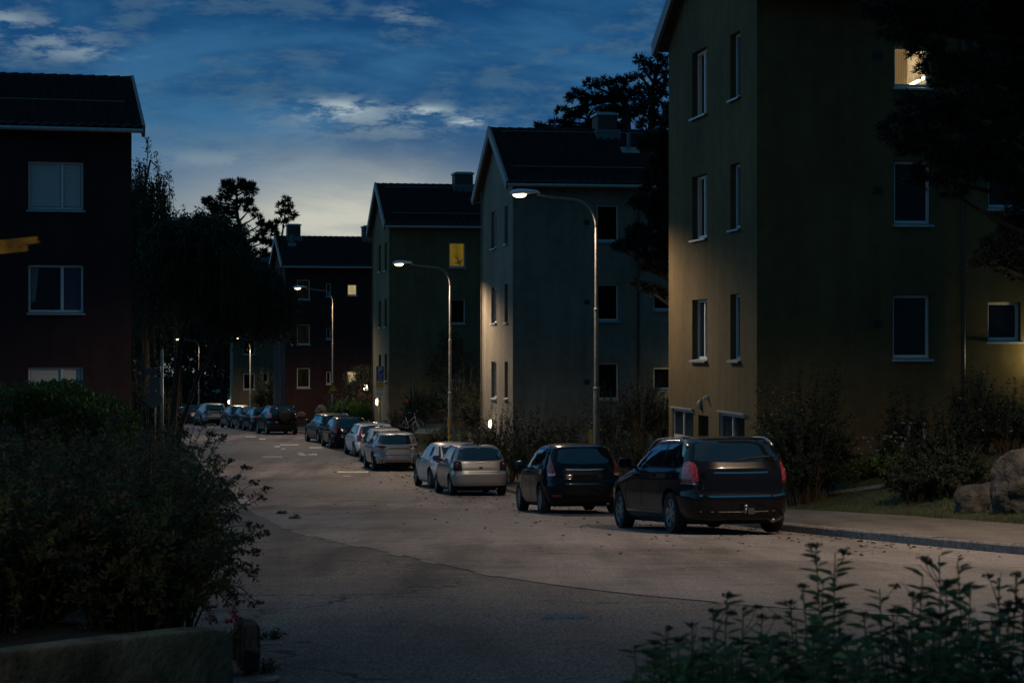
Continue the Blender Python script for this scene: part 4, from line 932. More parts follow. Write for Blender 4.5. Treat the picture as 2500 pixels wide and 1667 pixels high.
def cars():
    BLACK = paint('black', (.006, .006, .008), .2, .2); DBLUE = paint('black blue', (.006, .008, .014), .3, .2); DGREY = paint('dark grey', (.02, .021, .023), .5, .3)
    SILVER = paint('warm silver', (.27, .28, .295), .55, .34); SILV2 = paint('silver', (.29, .31, .34), .5, .36); WHITE = paint('white', (.70, .73, .77), 0, .35); LIGHT = paint('light silver', (.33, .36, .39), .4, .36)
    def trunk(hw, z0, z1, top): return [(-hw * .97, top), (-hw, z1), (-hw * .97, z0 + .04), (-hw * .9, z0), (hw * .9, z0), (hw * .97, z0 + .04), (hw, z1), (hw * .97, top)]
    # 1 black estate, nearest
    c = Car('wagon', 4.66, 1.76, 1.49, BLACK, .322, 2.70, .92, rear_window=([(-.66, 1.12), (-.60, 1.09), (0, 1.075), (.60, 1.09), (.66, 1.12)], [(-.585, 1.36), (-.55, 1.395), (0, 1.41), (.55, 1.395), (.585, 1.36)]),
        lights=[('tail_light', [(.66, .80), (.80, .78), (1.0, .79)], [(.67, 1.03), (.71, 1.08), (.80, 1.10), (.90, 1.085), (.98, 1.0)], M_REDB), ('lamp_trim', [(.66, .755), (1.05, .765)], [(.66, .775), (1.05, .785)], M_CHROME)],
        lines=[('tailgate_strip', [(-.42, .925), (0, .918), (.42, .925)], .022, M_CHROME), ('bumper_strip', [(-.72, .60), (-.5, .575), (.5, .575), (.68, .60)], .022, M_CHROME), ('bumper_line', [(-.8, .36), (0, .345), (.8, .36)], .014, M_CHROME)],
        seams=[trunk(.70, .60, .76, 1.05)], belt=.70, wtop=.915, win_back=.50, win_front=1.55, pillars=(1.38, 2.33), rails='raised', rail_y=(.58, 2.5), wiper=1.10, tow=1, antenna=0, mirror=DBLUE, spokes=7, back_slope=.10)
    t = c.build('nearest black estate car with arched silver roof rails and bright red tail lights', 1818, 30.2, yaw=.035)
    c.strip_on('sill_strip', [(1.42, .33), (3.25, .33)], .025, M_CHROME, t, side=True, mirror=True); c.strip_on('waist_strip', [(.55, 1.02), (2.2, 1.01), (3.1, .985)], .018, M_CHROME, t, side=True, mirror=True)
    # 2 dark hatchback
    c = Car('hatch', 3.97, 1.72, 1.48, DBLUE, .308, 2.49, .74, rear_window=([(-.56, 1.10), (-.48, 1.05), (0, 1.03), (.48, 1.05), (.56, 1.10)], [(-.50, 1.31), (-.45, 1.34), (0, 1.36), (.45, 1.34), (.50, 1.31)]),
        lights=[('tail_light', [(.62, .86), (.70, .82), (.83, .86)], [(.66, 1.0), (.735, 1.23), (.765, 1.24), (.86, .95)], M_RED), ('lamp_lens', [(.64, .80), (.80, .79)], [(.62, .85), (.83, .85)], M_CLEARL), ('reflector', [(.52, .36), (.70, .37)], [(.52, .40), (.70, .405)], M_RED)],
        lines=[('tailgate_strip', [(-.40, .925), (0, .915), (.40, .925)], .02, M_CHROME)], panels=[('plate_recess', [(-.30, .70), (.30, .70)], [(-.27, .82), (.27, .82)], M_TRIM, False), ('bumper_skirt', [(-.66, .20), (.66, .20)], [(-.62, .34), (.62, .34)], M_TRIM, False)],
        seams=[trunk(.56, .60, .8, 1.0)], belt=.715, wtop=.905, win_back=.62, win_front=1.35, pillars=(1.70,), belt_rise=.10, back_slope=.22, antenna=0, spokes=8)
    c.build('black hatchback with high triangular tail lamps, second car from the right', 1432, 42.2)
    # 3 beige silver hatchback
    c = Car('hatch', 3.92, 1.65, 1.465, SILVER, .295, 2.46, .73, nr=7.5, rear_window=([(-.66, 1.03), (-.58, 1.01), (0, .985), (.58, 1.01), (.66, 1.03)], [(-.565, 1.33), (-.53, 1.36), (0, 1.38), (.53, 1.36), (.565, 1.33)]),
        lights=[('tail_light_housing', [(.54, .73), (.60, .715), (.85, .725)], [(.555, .96), (.60, .985), (.74, .995), (.82, .95)], M_TRIM)],
        seams=[[(-.60, .97), (-.55, .72), (-.50, .665), (.50, .665), (.55, .72), (.60, .97)], [(-.62, 1.0), (0, .945), (.62, 1.0)]], panels=[('bumper_step', [(-.74, .615), (0, .605), (.74, .615)], [(-.74, .645), (0, .637), (.74, .645)], pm('bright bumper edge', (.40, .385, .35), .3, .5), False), ('badge', [(-.05, .775), (.05, .775)], [(-.05, .83), (.05, .83)], M_TRIM, False)],
        belt=.70, wtop=.905, win_back=.55, win_front=1.35, pillars=(1.62,), antenna=1, wiper=1.01, belt_rise=.05, low_trim=.30, spokes=6, mirror=BLACK)
    t = c.build('beige silver hatchback with round tail lamps, third car from the right', 1176, 58)
    for sd in (-1, 1):                                  # round red lamps in the dark housings
        mb = MB(); mb.lathe([(.0, -.002), (.03, -.002), (.045, .006), (.066, -.008), (.076, .004), (.07, .02)], 24, 'y'); h, n, _, _ = c.bvh.ray_cast(Vector((sd * .665, -5, .875)), Vector((0, 1, 0))); o = mb.build('tail_light', M_DARKRED, t, True); o.location = h + n * .012; o.rotation_euler = (math.radians(-6), 0, sd * math.radians(14))
        mb = MB(); mb.lathe([(.0, -.012), (.026, -.01), (.03, .0)], 16, 'y'); q = mb.build('lamp_lens', M_DARKRED, o, True)
    # 4 white three door with glass tailgate
    c = Car('hatch', 4.26, 1.78, 1.45, WHITE, .315, 2.64, .80, nr=4.6, rear_window=([(-.50, .84), (-.40, .76), (.40, .76), (.50, .84)], [(-.53, 1.30), (-.47, 1.345), (.47, 1.345), (.53, 1.30)]),
        lights=[('tail_light', [(.62, .84), (.72, .82), (1.02, .90)], [(.60, .97), (.66, 1.0), (.98, .965)], M_RED), ('tail_light', [(.60, .98), (.70, .98)], [(.585, 1.33), (.64, 1.33)], M_DARKRED)],
        belt=.725, wtop=.905, win_back=.70, win_front=1.5, pillars=(1.75,), belt_rise=.16, back_slope=.10, low_trim=.3, mirror=BLACK, spokes=5)
    c.build('white compact car with a dark glass tailgate, behind the beige silver hatchback', 1126, 63.4)
    # 5 silver crossover
    c = Car('wagon', 4.40, 1.83, 1.50, SILV2, .325, 2.70, .82, nr=5.2, rear_window=([(-.74, 1.07), (-.64, 1.03), (0, 1.02), (.64, 1.03), (.74, 1.07)], [(-.645, 1.33), (-.59, 1.375), (0, 1.40), (.59, 1.375), (.645, 1.33)]),
        lights=[('tail_light', [(.46, .905), (.70, .885), (1.08, .93)], [(.46, .955), (.75, .985), (1.05, .985)], M_DARKRED), ('reflector', [(.52, .43), (.72, .435)], [(.52, .455), (.72, .46)], M_RED)],
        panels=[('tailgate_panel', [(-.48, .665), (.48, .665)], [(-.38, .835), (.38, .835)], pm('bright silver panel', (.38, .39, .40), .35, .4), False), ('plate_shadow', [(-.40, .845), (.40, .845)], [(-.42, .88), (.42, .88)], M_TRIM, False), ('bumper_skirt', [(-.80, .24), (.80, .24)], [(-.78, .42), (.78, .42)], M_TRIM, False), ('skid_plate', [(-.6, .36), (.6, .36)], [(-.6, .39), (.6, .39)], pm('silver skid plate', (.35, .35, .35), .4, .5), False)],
        seams=[trunk(.72, .60, .8, 1.0)], belt=.70, wtop=.905, win_back=.55, win_front=1.5, pillars=(1.35, 2.1), rails='low', antenna=1, wiper=1.07, clad=.30, rail_mat=M_TRIM, mirror=BLACK, back_slope=.22, spokes=5)
    c.build('silver crossover with slim dark red tail lamps and a pale tailgate panel', 972, 78)
    # 6 small light hatchback mostly hidden
    c = Car('hatch', 3.7, 1.64, 1.50, LIGHT, .29, 2.4, .62, rear_window=([(-.58, 1.02), (.58, 1.02)], [(-.52, 1.36), (.52, 1.36)]), lights=[('tail_light', [(.60, .80), (.86, .80)], [(.62, 1.03), (.84, 1.03)], M_RED)], belt=.68, wtop=.905, win_back=.50, win_front=1.25, pillars=(1.5,), mirror=BLACK, spokes=8, far=True)
    c.build('small light silver hatchback squeezed between the silver crossover and the white estate', 946, 84.2)
    # 7 white estate with tall lamps
    c = Car('wagon', 4.75, 1.86, 1.50, WHITE, .325, 2.78, .95, rear_window=([(-.66, 1.03), (.66, 1.03)], [(-.60, 1.385), (-.55, 1.41), (.55, 1.41), (.60, 1.385)]), lights=[('tail_light', [(.66, .70), (.98, .72)], [(.69, .98), (.92, .98)], M_RED), ('tail_light', [(.70, .99), (.84, .99)], [(.62, 1.36), (.70, 1.36)], M_RED)],
        belt=.69, wtop=.905, win_back=.5, win_front=1.7, pillars=(1.4, 2.35), rails='low', mirror=BLACK, rail_mat=M_RIM, spokes=6, low_trim=.3, far=True)
    c.build('white estate car with tall red lamps climbing its rear pillars', 921, 90.2)
    # 8 dark estate with tall lamps
    c = Car('wagon', 4.72, 1.87, 1.53, BLACK, .33, 2.76, .95, rear_window=([(-.66, 1.0), (.66, 1.0)], [(-.61, 1.39), (-.55, 1.43), (.55, 1.43), (.61, 1.39)]), lights=[('tail_light', [(.68, .74), (.95, .76)], [(.63, 1.38), (.72, 1.39)], M_RED)], lines=[('brake_light', [(-.14, 1.455), (.14, 1.455)], .02, M_RED)],
        belt=.69, wtop=.905, win_back=.5, win_front=1.7, pillars=(1.4, 2.35), spokes=5, far=True, clad=.28)
    c.build('tall black estate with a dark rear window and tall red corner lamps', 858, 98)
    # 9 dark estate with roof rails
    c = Car('wagon', 4.6, 1.80, 1.52, DGREY, .32, 2.7, .9, rear_window=([(-.64, 1.02), (.64, 1.02)], [(-.58, 1.37), (-.52, 1.41), (.52, 1.41), (.58, 1.37)]), lights=[('tail_light', [(.66, .76), (.98, .77)], [(.68, .97), (.95, .97)], M_RED)], belt=.69, wtop=.905, win_back=.5, win_front=1.6, pillars=(1.4, 2.3), rails='raised', rail_y=(.6, 2.5), spokes=7, far=True)
    c.build('dark grey estate with raised roof rails ahead of the tall black estate', 826, 104.5)
    # 10 off-roader with spare wheel
    c = Car('suv', 4.4, 1.83, 1.72, BLACK, .355, 2.56, .86, rear_window=([(-.64, 1.17), (.64, 1.17)], [(-.60, 1.55), (-.54, 1.60), (.54, 1.60), (.60, 1.55)]), lights=[('tail_light', [(.68, .98), (.95, .99)], [(.70, 1.27), (.90, 1.27)], M_RED)], belt=.68, wtop=.915, win_back=.5, win_front=1.5, pillars=(1.25, 2.1), rails='low', spare=1, spokes=6, far=True, clad=.36, seams=[])
    c.build('black off-roader with a covered spare wheel on its tailgate', 694, 117)
    # 11 to 16: far end of the row
    c = Car('hatch', 4.25, 1.77, 1.48, BLACK, .315, 2.58, .8, rear_window=([(-.60, 1.03), (.60, 1.03)], [(-.54, 1.35), (.54, 1.35)]), lights=[('tail_light', [(.56, .85), (1.0, .87)], [(.56, .95), (.96, .97)], M_REDB)], belt=.70, wtop=.905, win_back=.5, win_front=1.45, pillars=(1.5,), spokes=5, far=True)
    c.build('dark hatchback with bright red lamps just beyond the black off-roader', 651, 123.7)
    c = Car('sedan', 4.7, 1.8, 1.46, DBLUE, .32, 2.76, 1.0, rear_window=([(-.62, 1.04), (.62, 1.04)], [(-.52, 1.34), (.52, 1.34)]), lights=[('tail_light', [(.58, .79), (1.0, .81)], [(.58, .91), (.98, .93)], M_REDB)], belt=.70, wtop=.905, win_back=1.2, win_front=1.6, pillars=(1.9, 2.6), spokes=7, far=True, back_slope=.3)
    c.build('dark saloon with a blue sky sheen on its bootlid, fifth from the far end', 622, 129.6)
    c = Car('wagon', 4.5, 1.8, 1.52, DGREY, .32, 2.65, .9, rear_window=([(-.62, 1.03), (.62, 1.03)], [(-.56, 1.38), (.56, 1.38)]), lights=[('tail_light', [(.66, .78), (.98, .79)], [(.68, 1.0), (.95, 1.0)], M_RED)], belt=.69, wtop=.905, win_back=.5, win_front=1.55, pillars=(1.4, 2.3), rails='low', spokes=6, far=True)
    c.build('dark grey estate with one red lamp showing, fourth from the far end', 593, 136)
    c = Car('suv', 4.7, 1.88, 1.70, paint('grey silver', (.22, .22, .225), .5, .34), .36, 2.8, .9, rear_window=([(-.66, 1.12), (.66, 1.12)], [(-.60, 1.54), (.60, 1.54)]), lights=[('tail_light', [(.58, .92), (1.02, .93)], [(.58, 1.06), (1.0, 1.08)], M_DARKRED)], panels=[('bumper_skirt', [(-.84, .26), (.84, .26)], [(-.84, .50), (.84, .50)], M_TRIM, False)], lines=[('tailgate_strip', [(-.3, .93), (.3, .93)], .03, M_CHROME)], belt=.67, wtop=.915, win_back=.5, win_front=1.6, pillars=(1.4, 2.3), rails='low', plate=.78, spokes=6, far=True, clad=.36)
    c.build('grey silver off-roader with a white number plate at the far end of the row', 527, 148)
    c = Car('hatch', 4.2, 1.78, 1.52, BLACK, .315, 2.55, .8, rear_window=([(-.60, 1.05), (.60, 1.05)], [(-.54, 1.38), (.54, 1.38)]), lights=[('tail_light', [(.50, .86), (1.0, .88)], [(.50, .96), (.98, .98)], M_RED)], belt=.70, wtop=.905, win_back=.5, win_front=1.45, pillars=(1.5,), plate=.72, spokes=5, far=True, rails='low')
    c.build('black hatchback with a thin red lamp, second from the far end', 476, 157)
    c = Car('hatch', 3.9, 1.70, 1.46, WHITE, .30, 2.45, .75, rear_window=([(-.58, 1.02), (.58, 1.02)], [(-.52, 1.33), (.52, 1.33)]), lights=[('tail_light', [(.62, .74), (.92, .75)], [(.64, .97), (.88, .97)], M_RED)], belt=.69, wtop=.905, win_back=.55, win_front=1.3, pillars=(1.6,), spokes=6, far=True, plate=.62)
    c.build('small white car at the very far end of the row, half hidden by the bush', 446, 168)
cars()
# ------------------------------------------------------------------ foliage
def leafmat(name, col, island=.35, rough=.55, trans=.25):
    if name in MATS: return MATS[name]
    m = bpy.data.materials.new(name); m.use_nodes = True; MATS[name] = m; k = NT(m.node_tree); b = k.n['Principled BSDF']; o = k.n['Material Output']
    g = k.new('ShaderNodeNewGeometry'); c = k.mix(1.0, (*col,), k.ramp(g.outputs['Random Per Island'], [(0, 1 - island), (.5, 1.0), (1, 1 + island * 1.4)]), 'MULTIPLY')
    k.l.new(c, b.inputs['Base Color']); b.inputs['Roughness'].default_value = rough; b.inputs['Specular IOR Level'].default_value = .35
    t = k.new('ShaderNodeBsdfTranslucent'); k.l.new(c, t.inputs[0]); mx = k.new('ShaderNodeMixShader'); mx.inputs[0].default_value = trans
    k.l.new(b.outputs[0], mx.inputs[1]); k.l.new(t.outputs[0], mx.inputs[2]); k.l.new(mx.outputs[0], o.inputs[0]); return m
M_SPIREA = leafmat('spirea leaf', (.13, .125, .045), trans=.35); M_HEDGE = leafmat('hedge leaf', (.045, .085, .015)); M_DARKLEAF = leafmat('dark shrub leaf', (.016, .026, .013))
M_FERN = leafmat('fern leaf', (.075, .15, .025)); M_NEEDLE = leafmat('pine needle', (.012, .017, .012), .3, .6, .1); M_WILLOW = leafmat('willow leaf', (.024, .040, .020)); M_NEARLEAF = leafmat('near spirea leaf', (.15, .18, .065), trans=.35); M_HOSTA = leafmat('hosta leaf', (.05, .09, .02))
M_STEM = pm('stem', (.06, .045, .025), .8); M_BARK = pm('bark', (.030, .024, .020), .95, var=(5, .4), bump=(14, .8, .03)); M_FLOWER = leafmat('faded spirea flower', (.11, .068, .055), .4, .9, .2); M_PINK = leafmat('pink flower', (.35, .06, .10), .3); M_WHITEF = leafmat('white flower', (.30, .29, .31), .2)

def unit(a): return a / np.maximum(np.linalg.norm(a, axis=-1, keepdims=True), 1e-9)
def leaves_mesh(name, p, d, nrm, ln, wd, mat, parent, fold=.18, droop=.15):
    """p base points, d directions, nrm rough up vectors, ln/wd arrays"""
    d = unit(d); side = unit(np.cross(d, nrm)); up = np.cross(side, d); ln = np.asarray(ln)[:, None]; wd = np.asarray(wd)[:, None] / 2
    b = p; m1 = p + d * ln * .35; m2 = p + d * ln * .72 - up * ln * droop * .5; tip = p + d * ln - up * ln * droop
    V = np.stack([b, m1 + side * wd + up * wd * fold, m2 + side * wd * .72 + up * wd * fold, tip, m2 - side * wd * .72 + up * wd * fold, m1 - side * wd + up * wd * fold], 1)
    i = np.arange(len(p))[:, None] * 6; Q = np.concatenate([i + np.array([[0, 1, 2, 3]]), i + np.array([[0, 3, 4, 5]])], 0)
    return np_mesh(name, V.reshape(-1, 3), Q, mat, parent)
def stems_mesh(name, B, C, T, r0, r1, mat, parent, ns=6):
    """thin three sided stems along quadratic curves"""
    n = len(B); t = np.linspace(0, 1, ns)[None, :, None]; P = (1 - t) ** 2 * B[:, None] + 2 * t * (1 - t) * C[:, None] + t ** 2 * T[:, None]; D = unit(np.gradient(P, axis=1)); a = unit(np.cross(D, np.array([.3, 1, .2]))); b = np.cross(D, a)
    r = (np.asarray(r0).reshape(-1, 1, 1) * (1 - t) + np.asarray(r1).reshape(-1, 1, 1) * t)
    ring = np.stack([P + (a * math.cos(q) + b * math.sin(q)) * r for q in (0, 2.094, 4.189)], 2); V = ring.reshape(-1, 3); idx = np.arange(n * ns * 3).reshape(n, ns, 3)
    Q = np.stack([idx[:, :-1], np.roll(idx, -1, 2)[:, :-1], np.roll(idx, -1, 2)[:, 1:], idx[:, 1:]], -1).reshape(-1, 4)
    return np_mesh(name, V, Q, mat, parent, smooth=True), P
def curve_pts(B, C, T, t):
    t = t[:, None]; return (1 - t) ** 2 * B + 2 * t * (1 - t) * C + t ** 2 * T, unit(2 * (1 - t) * (C - B) + 2 * t * (T - C))
def corymbs(name, tips, dirs, rad, n, size, mat, parent, rg):
    if 1 < len(tips) <= 45 and name == 'flower_heads': return [corymbs('flower_head', tips[i:i + 1], dirs, rad, n, size, mat, parent, rg) for i in range(len(tips))]
    k = len(tips); p = np.repeat(tips, n, 0); o = rg.normal(0, 1, (k * n, 3)); o = unit(o) * (rg.uniform(0, 1, (k * n, 1)) ** .5) * rad; o[:, 2] *= .45; p = p + o
    q = rg.normal(0, 1, (k * n, 3)); a = unit(q); b = unit(np.cross(a, rg.normal(0, 1, (k * n, 3)))); s = rg.uniform(.6, 1.3, (k * n, 1)) * size
    V = np.stack([p - a * s - b * s, p + a * s - b * s, p + a * s + b * s, p - a * s + b * s], 1).reshape(-1, 3); return np_mesh(name, V, np.arange(k * n * 4).reshape(-1, 4), mat, parent)

def shoot_leaves(rg, B, C, T, per, ln, wr, t0=.25, up=.45):
    n = len(B); i = np.repeat(np.arange(n), per); t = np.clip(rg.uniform(t0, 1.0, n * per) ** .8, 0, 1); p, tan = curve_pts(B[i], C[i], T[i], t)
    rad = unit(rg.normal(0, 1, (n * per, 3))); rad = unit(rad - tan * np.sum(rad * tan, 1, keepdims=True)); d = unit(rad + tan * up + np.array([0, 0, .05])); L = ln * rg.uniform(.55, 1.2, n * per) * (1.15 - .55 * t ** 3)
    return p, d, unit(tan + rg.normal(0, .35, (n * per, 3))), L, L * wr
def shrub(name, label, cat, x, y, rx, ry, h, shoots, per, ln, mat, seed, wr=.34, flowers=0, group=None, zb=None, spread=.35, stiff=.62, fmat=None, rnd=.12, tmin=.25):
    rg = srand(seed); zb = H(x, y) if zb is None else zb; t = thing(name, label, cat, (x, y, zb), group=group)
    q = rg.uniform(0, 2 * math.pi, shoots); cz = rg.uniform(.02, 1, shoots); sr = np.sqrt(1 - cz ** 2) ** .7; k = rg.uniform(.78, 1.0 + rnd, shoots)
    T = np.stack([rx * sr * np.cos(q) * k, ry * sr * np.sin(q) * k, h * cz ** .75 * k], 1); B = np.stack([rx * spread * np.cos(q) * rg.uniform(.1, 1, shoots), ry * spread * np.sin(q) * rg.uniform(.1, 1, shoots), np.full(shoots, -.05)], 1)
    C = B * .4 + T * .6; C[:, 2] = T[:, 2] * stiff + h * .25 * (1 - cz) + .1 * h; C[:, :2] = B[:, :2] * .55 + T[:, :2] * .45 + rg.normal(0, .05 * rx, (shoots, 2))
    stems_mesh('stems', B, C, T, np.full(shoots, .006 + .002 * h), np.full(shoots, .002), M_STEM, t)
    leaves_mesh('leaves', *shoot_leaves(rg, B, C, T, per, ln, wr, tmin), mat, t)
    if flowers:
        j = rg.permutation(shoots)[:int(shoots * flowers)]; corymbs('flower_heads', T[j], None, .045, 22, .0065, fmat or M_FLOWER, t, rg)
    return t

def pine(name, label, y, trunk, clumps, seed, tuft=.2, dens=1.0, r0=.22, bw=.035, blades=9, depth=1.0, group='pine trees', limbs=True):
    """trunk: photo points (u,v) base to top at distance y; clumps: (u,v,ru,rv[,dy])"""
    rg = srand(seed); b = at(*trunk[0], y); zb = H(b.x, y) if b.x > KX(y) else float(zr(y)); org = Vector((b.x, y, zb)); t = thing(name, label, 'tree', org, group=group)
    P = [Vector((0, 0, -.3))] + [at(u, v, y) - org for u, v in trunk]; R = np.linspace(r0, r0 * .25, len(P)); mb = MB()
    sub = []; rr = []
    for i in range(len(P) - 1):
        for f in (0, .25, .5, .75): q = P[i].lerp(P[i + 1], f); sub.append(q + Vector(rg.normal(0, r0 * .12, 3))); rr.append(R[i] * (1 - f) + R[i + 1] * f)
    sub.append(P[-1]); rr.append(R[-1]); mb.tube(sub, rr, 9); mb.build('trunk', M_BARK, t, True)
    lb = MB(); pts = []; outs = []
    for cl in clumps:
        u, v, ru, rv = cl[:4]; dy = cl[4] if len(cl) > 4 else rg.uniform(-1, 1) * ru / F * y * depth; c = at(u, v, y + dy) - org; rx, rz = ru / F * y, rv / F * y
        if limbs:
            a = min(sub[2:], key=lambda s_: (s_ - c - Vector((0, 0, -.35 * rx - .5))).length); m = a.lerp(c, .55) + Vector((rg.normal(0, .1 * rx), rg.normal(0, .1 * rx), -.05 * rx)); L = (c - a).length
            lb.tube([a, m, c], [r0 * .30, r0 * .18, r0 * .07], 6)
            for _ in range(4): e = c + Vector((rg.uniform(-.8, .8) * rx, rg.uniform(-.8, .8) * rx, rg.uniform(-.2, .7) * rz)); lb.tube([m.lerp(c, .5), c.lerp(e, .5) + Vector((0, 0, -.1 * rz)), e], [r0 * .09, r0 * .06, .012], 4)
        n = max(20, int(dens * 26.0 * rx * rz / tuft ** 2)); o = unit(rg.normal(0, 1, (n, 3))) * rg.uniform(.15, 1, (n, 1)) ** .45
        # lumpy outline: sub-clumps instead of one smooth ball
        ks = unit(rg.normal(0, 1, (7, 3))) * .62; near = ks[rg.integers(0, 7, n)]; o = np.where(rg.uniform(0, 1, (n, 1)) < .75, near + o * .42, o * .8)
        o *= np.array([rx, max(rx * .8, .3), rz]); pts.append(np.array(c) + o); outs.append(unit(o * np.array([1, 1, .7]) + np.array([0, 0, .35 * rz])))
    if limbs: lb.build('limbs', M_BARK, t, True)
    p = np.concatenate(pts); d = np.concatenate(outs); n = len(p); i = np.repeat(np.arange(n), blades); dd = unit(d[i] * .9 + rg.normal(0, .62, (n * blades, 3))); L = tuft * rg.uniform(.6, 1.15, (n * blades, 1)); s = unit(np.cross(dd, rg.normal(0, 1, (n * blades, 3)))) * bw / 2
    V = np.stack([p[i] - s, p[i] + s, p[i] + dd * L + s * .3, p[i] + dd * L - s * .3], 1).reshape(-1, 3); np_mesh('crown', V, np.arange(n * blades * 4).reshape(-1, 4), M_NEEDLE, t)
    return t

def weeping(name, label, x, y, ztop, rx, ry, zlow, strands, per, ln, seed, mat, r0=.25, arch=.35, off=0.0):
    rg = srand(seed); zb = H(x, y) if x > KX(y) else float(zr(y)); t = thing(name, label, 'tree', (x, y, zb), group='broadleaved trees'); h = ztop - zb; mb = MB()
    mb.tube([(0, 0, -.3), (.1 + off * .05, 0, h * .25), (-.05 + off * .35, .1, h * .5), (.1 + off * .8, 0, h * .78), (.05 + off, 0, h * .95)], [r0, r0 * .85, r0 * .65, r0 * .35, .03], 10); mb.build('trunk', M_BARK, t, True)
    lb = MB()
    for i in range(22):
        q = rg.uniform(0, 6.28); z0 = h * rg.uniform(.62 if off > 1 else .3, .88); rr = rg.uniform(.4, .95) * math.sqrt(max(.05, 1 - ((z0 / h - .45) / .6) ** 2)); ox = off * min(1, z0 / h / .8) ** 1.3; lb.tube([(ox, 0, z0), (off + rx * rr * .5 * math.cos(q), ry * rr * .5 * math.sin(q), z0 + h * .10), (off + rx * rr * math.cos(q), ry * rr * math.sin(q), z0 + h * .08)], [r0 * .3, r0 * .18, .02], 5)
    lb.build('limbs', M_BARK, t, True)
    # strands start on the domed crown and hang
    q = rg.uniform(0, 2 * math.pi, strands); cz = rg.uniform(-.25, 1, strands); k = rg.uniform(.3, 1, strands) ** .4; hh = (h - (zlow - zb)) / 2; zc = (zlow - zb) + hh; sr = np.sqrt(np.clip(1 - cz ** 2, 0, 1))
    lump = 1 + .24 * np.sin(3 * q + 3 * cz + 1.3 * seed) + .20 * np.sin(5 * q + 7 * cz + seed) + .10 * np.sin(9 * q - 11 * cz + 2 * seed) + rg.normal(0, .05, strands)
    B = np.stack([off + rx * sr * np.cos(q) * k * lump, ry * sr * np.sin(q) * k * lump, zc + hh * cz * k * (.82 + .18 * lump)], 1); T = B + np.stack([np.cos(q) * rx * .12 * rg.uniform(0, 1, strands), np.sin(q) * ry * .12 * rg.uniform(0, 1, strands), -rg.uniform(.08, .30, strands) * h * .8], 1); C = B + np.stack([np.cos(q) * rx * arch * .3, np.sin(q) * ry * arch * .3, rg.uniform(-.02, .06, strands) * h], 1)
    stems_mesh('twigs', B, C, T, np.full(strands, .014), np.full(strands, .005), M_STEM, t, 5)
    i = np.repeat(np.arange(strands), per); tt = rg.uniform(.0, 1, strands * per); p, tan = curve_pts(B[i], C[i], T[i], tt); p = p + rg.normal(0, .07, p.shape); d = unit(tan * .6 + rg.normal(0, .7, p.shape) + np.array([0, 0, -.4])); L = ln * rg.uniform(.6, 1.3, len(p))
    leaves_mesh('crown', p, d, rg.normal(0, 1, p.shape), L, L * .34, mat, t); return t

def rough_block(name, label, cat, loc, size, seed, mat, e=4.0, amp=.05, rotz=0, freq=2.0, group=None, cuts=22):
    bm = bmesh.new(); bmesh.ops.create_cube(bm, size=2); bmesh.ops.subdivide_edges(bm, edges=bm.edges, cuts=cuts, use_grid_fill=True)
    from mathutils import noise
    for v in bm.verts:
        p = v.co; n = (abs(p.x) ** e + abs(p.y) ** e + abs(p.z) ** e) ** (1 / e); q = p / n; w = Vector((q.x * size[0], q.y * size[1], q.z * size[2])); s = Vector((seed * 7.3, seed * 3.1, 0))
        a = noise.fractal(w * freq + s, 1.0, 2.0, 5) * amp + amp * 1.1 * (noise.cell(w * freq * .8 + s) - .5) * .5; v.co = w + w.normalized() * a
    me = bpy.data.meshes.new(name); bm.to_mesh(me); bm.free(); me.materials.append(mat); me.polygons.foreach_set('use_smooth', [True] * len(me.polygons)); o = bpy.data.objects.new(name, me); link(o); o.location = loc; o.rotation_euler = (0, 0, rotz); return tag(o, label, cat, group)

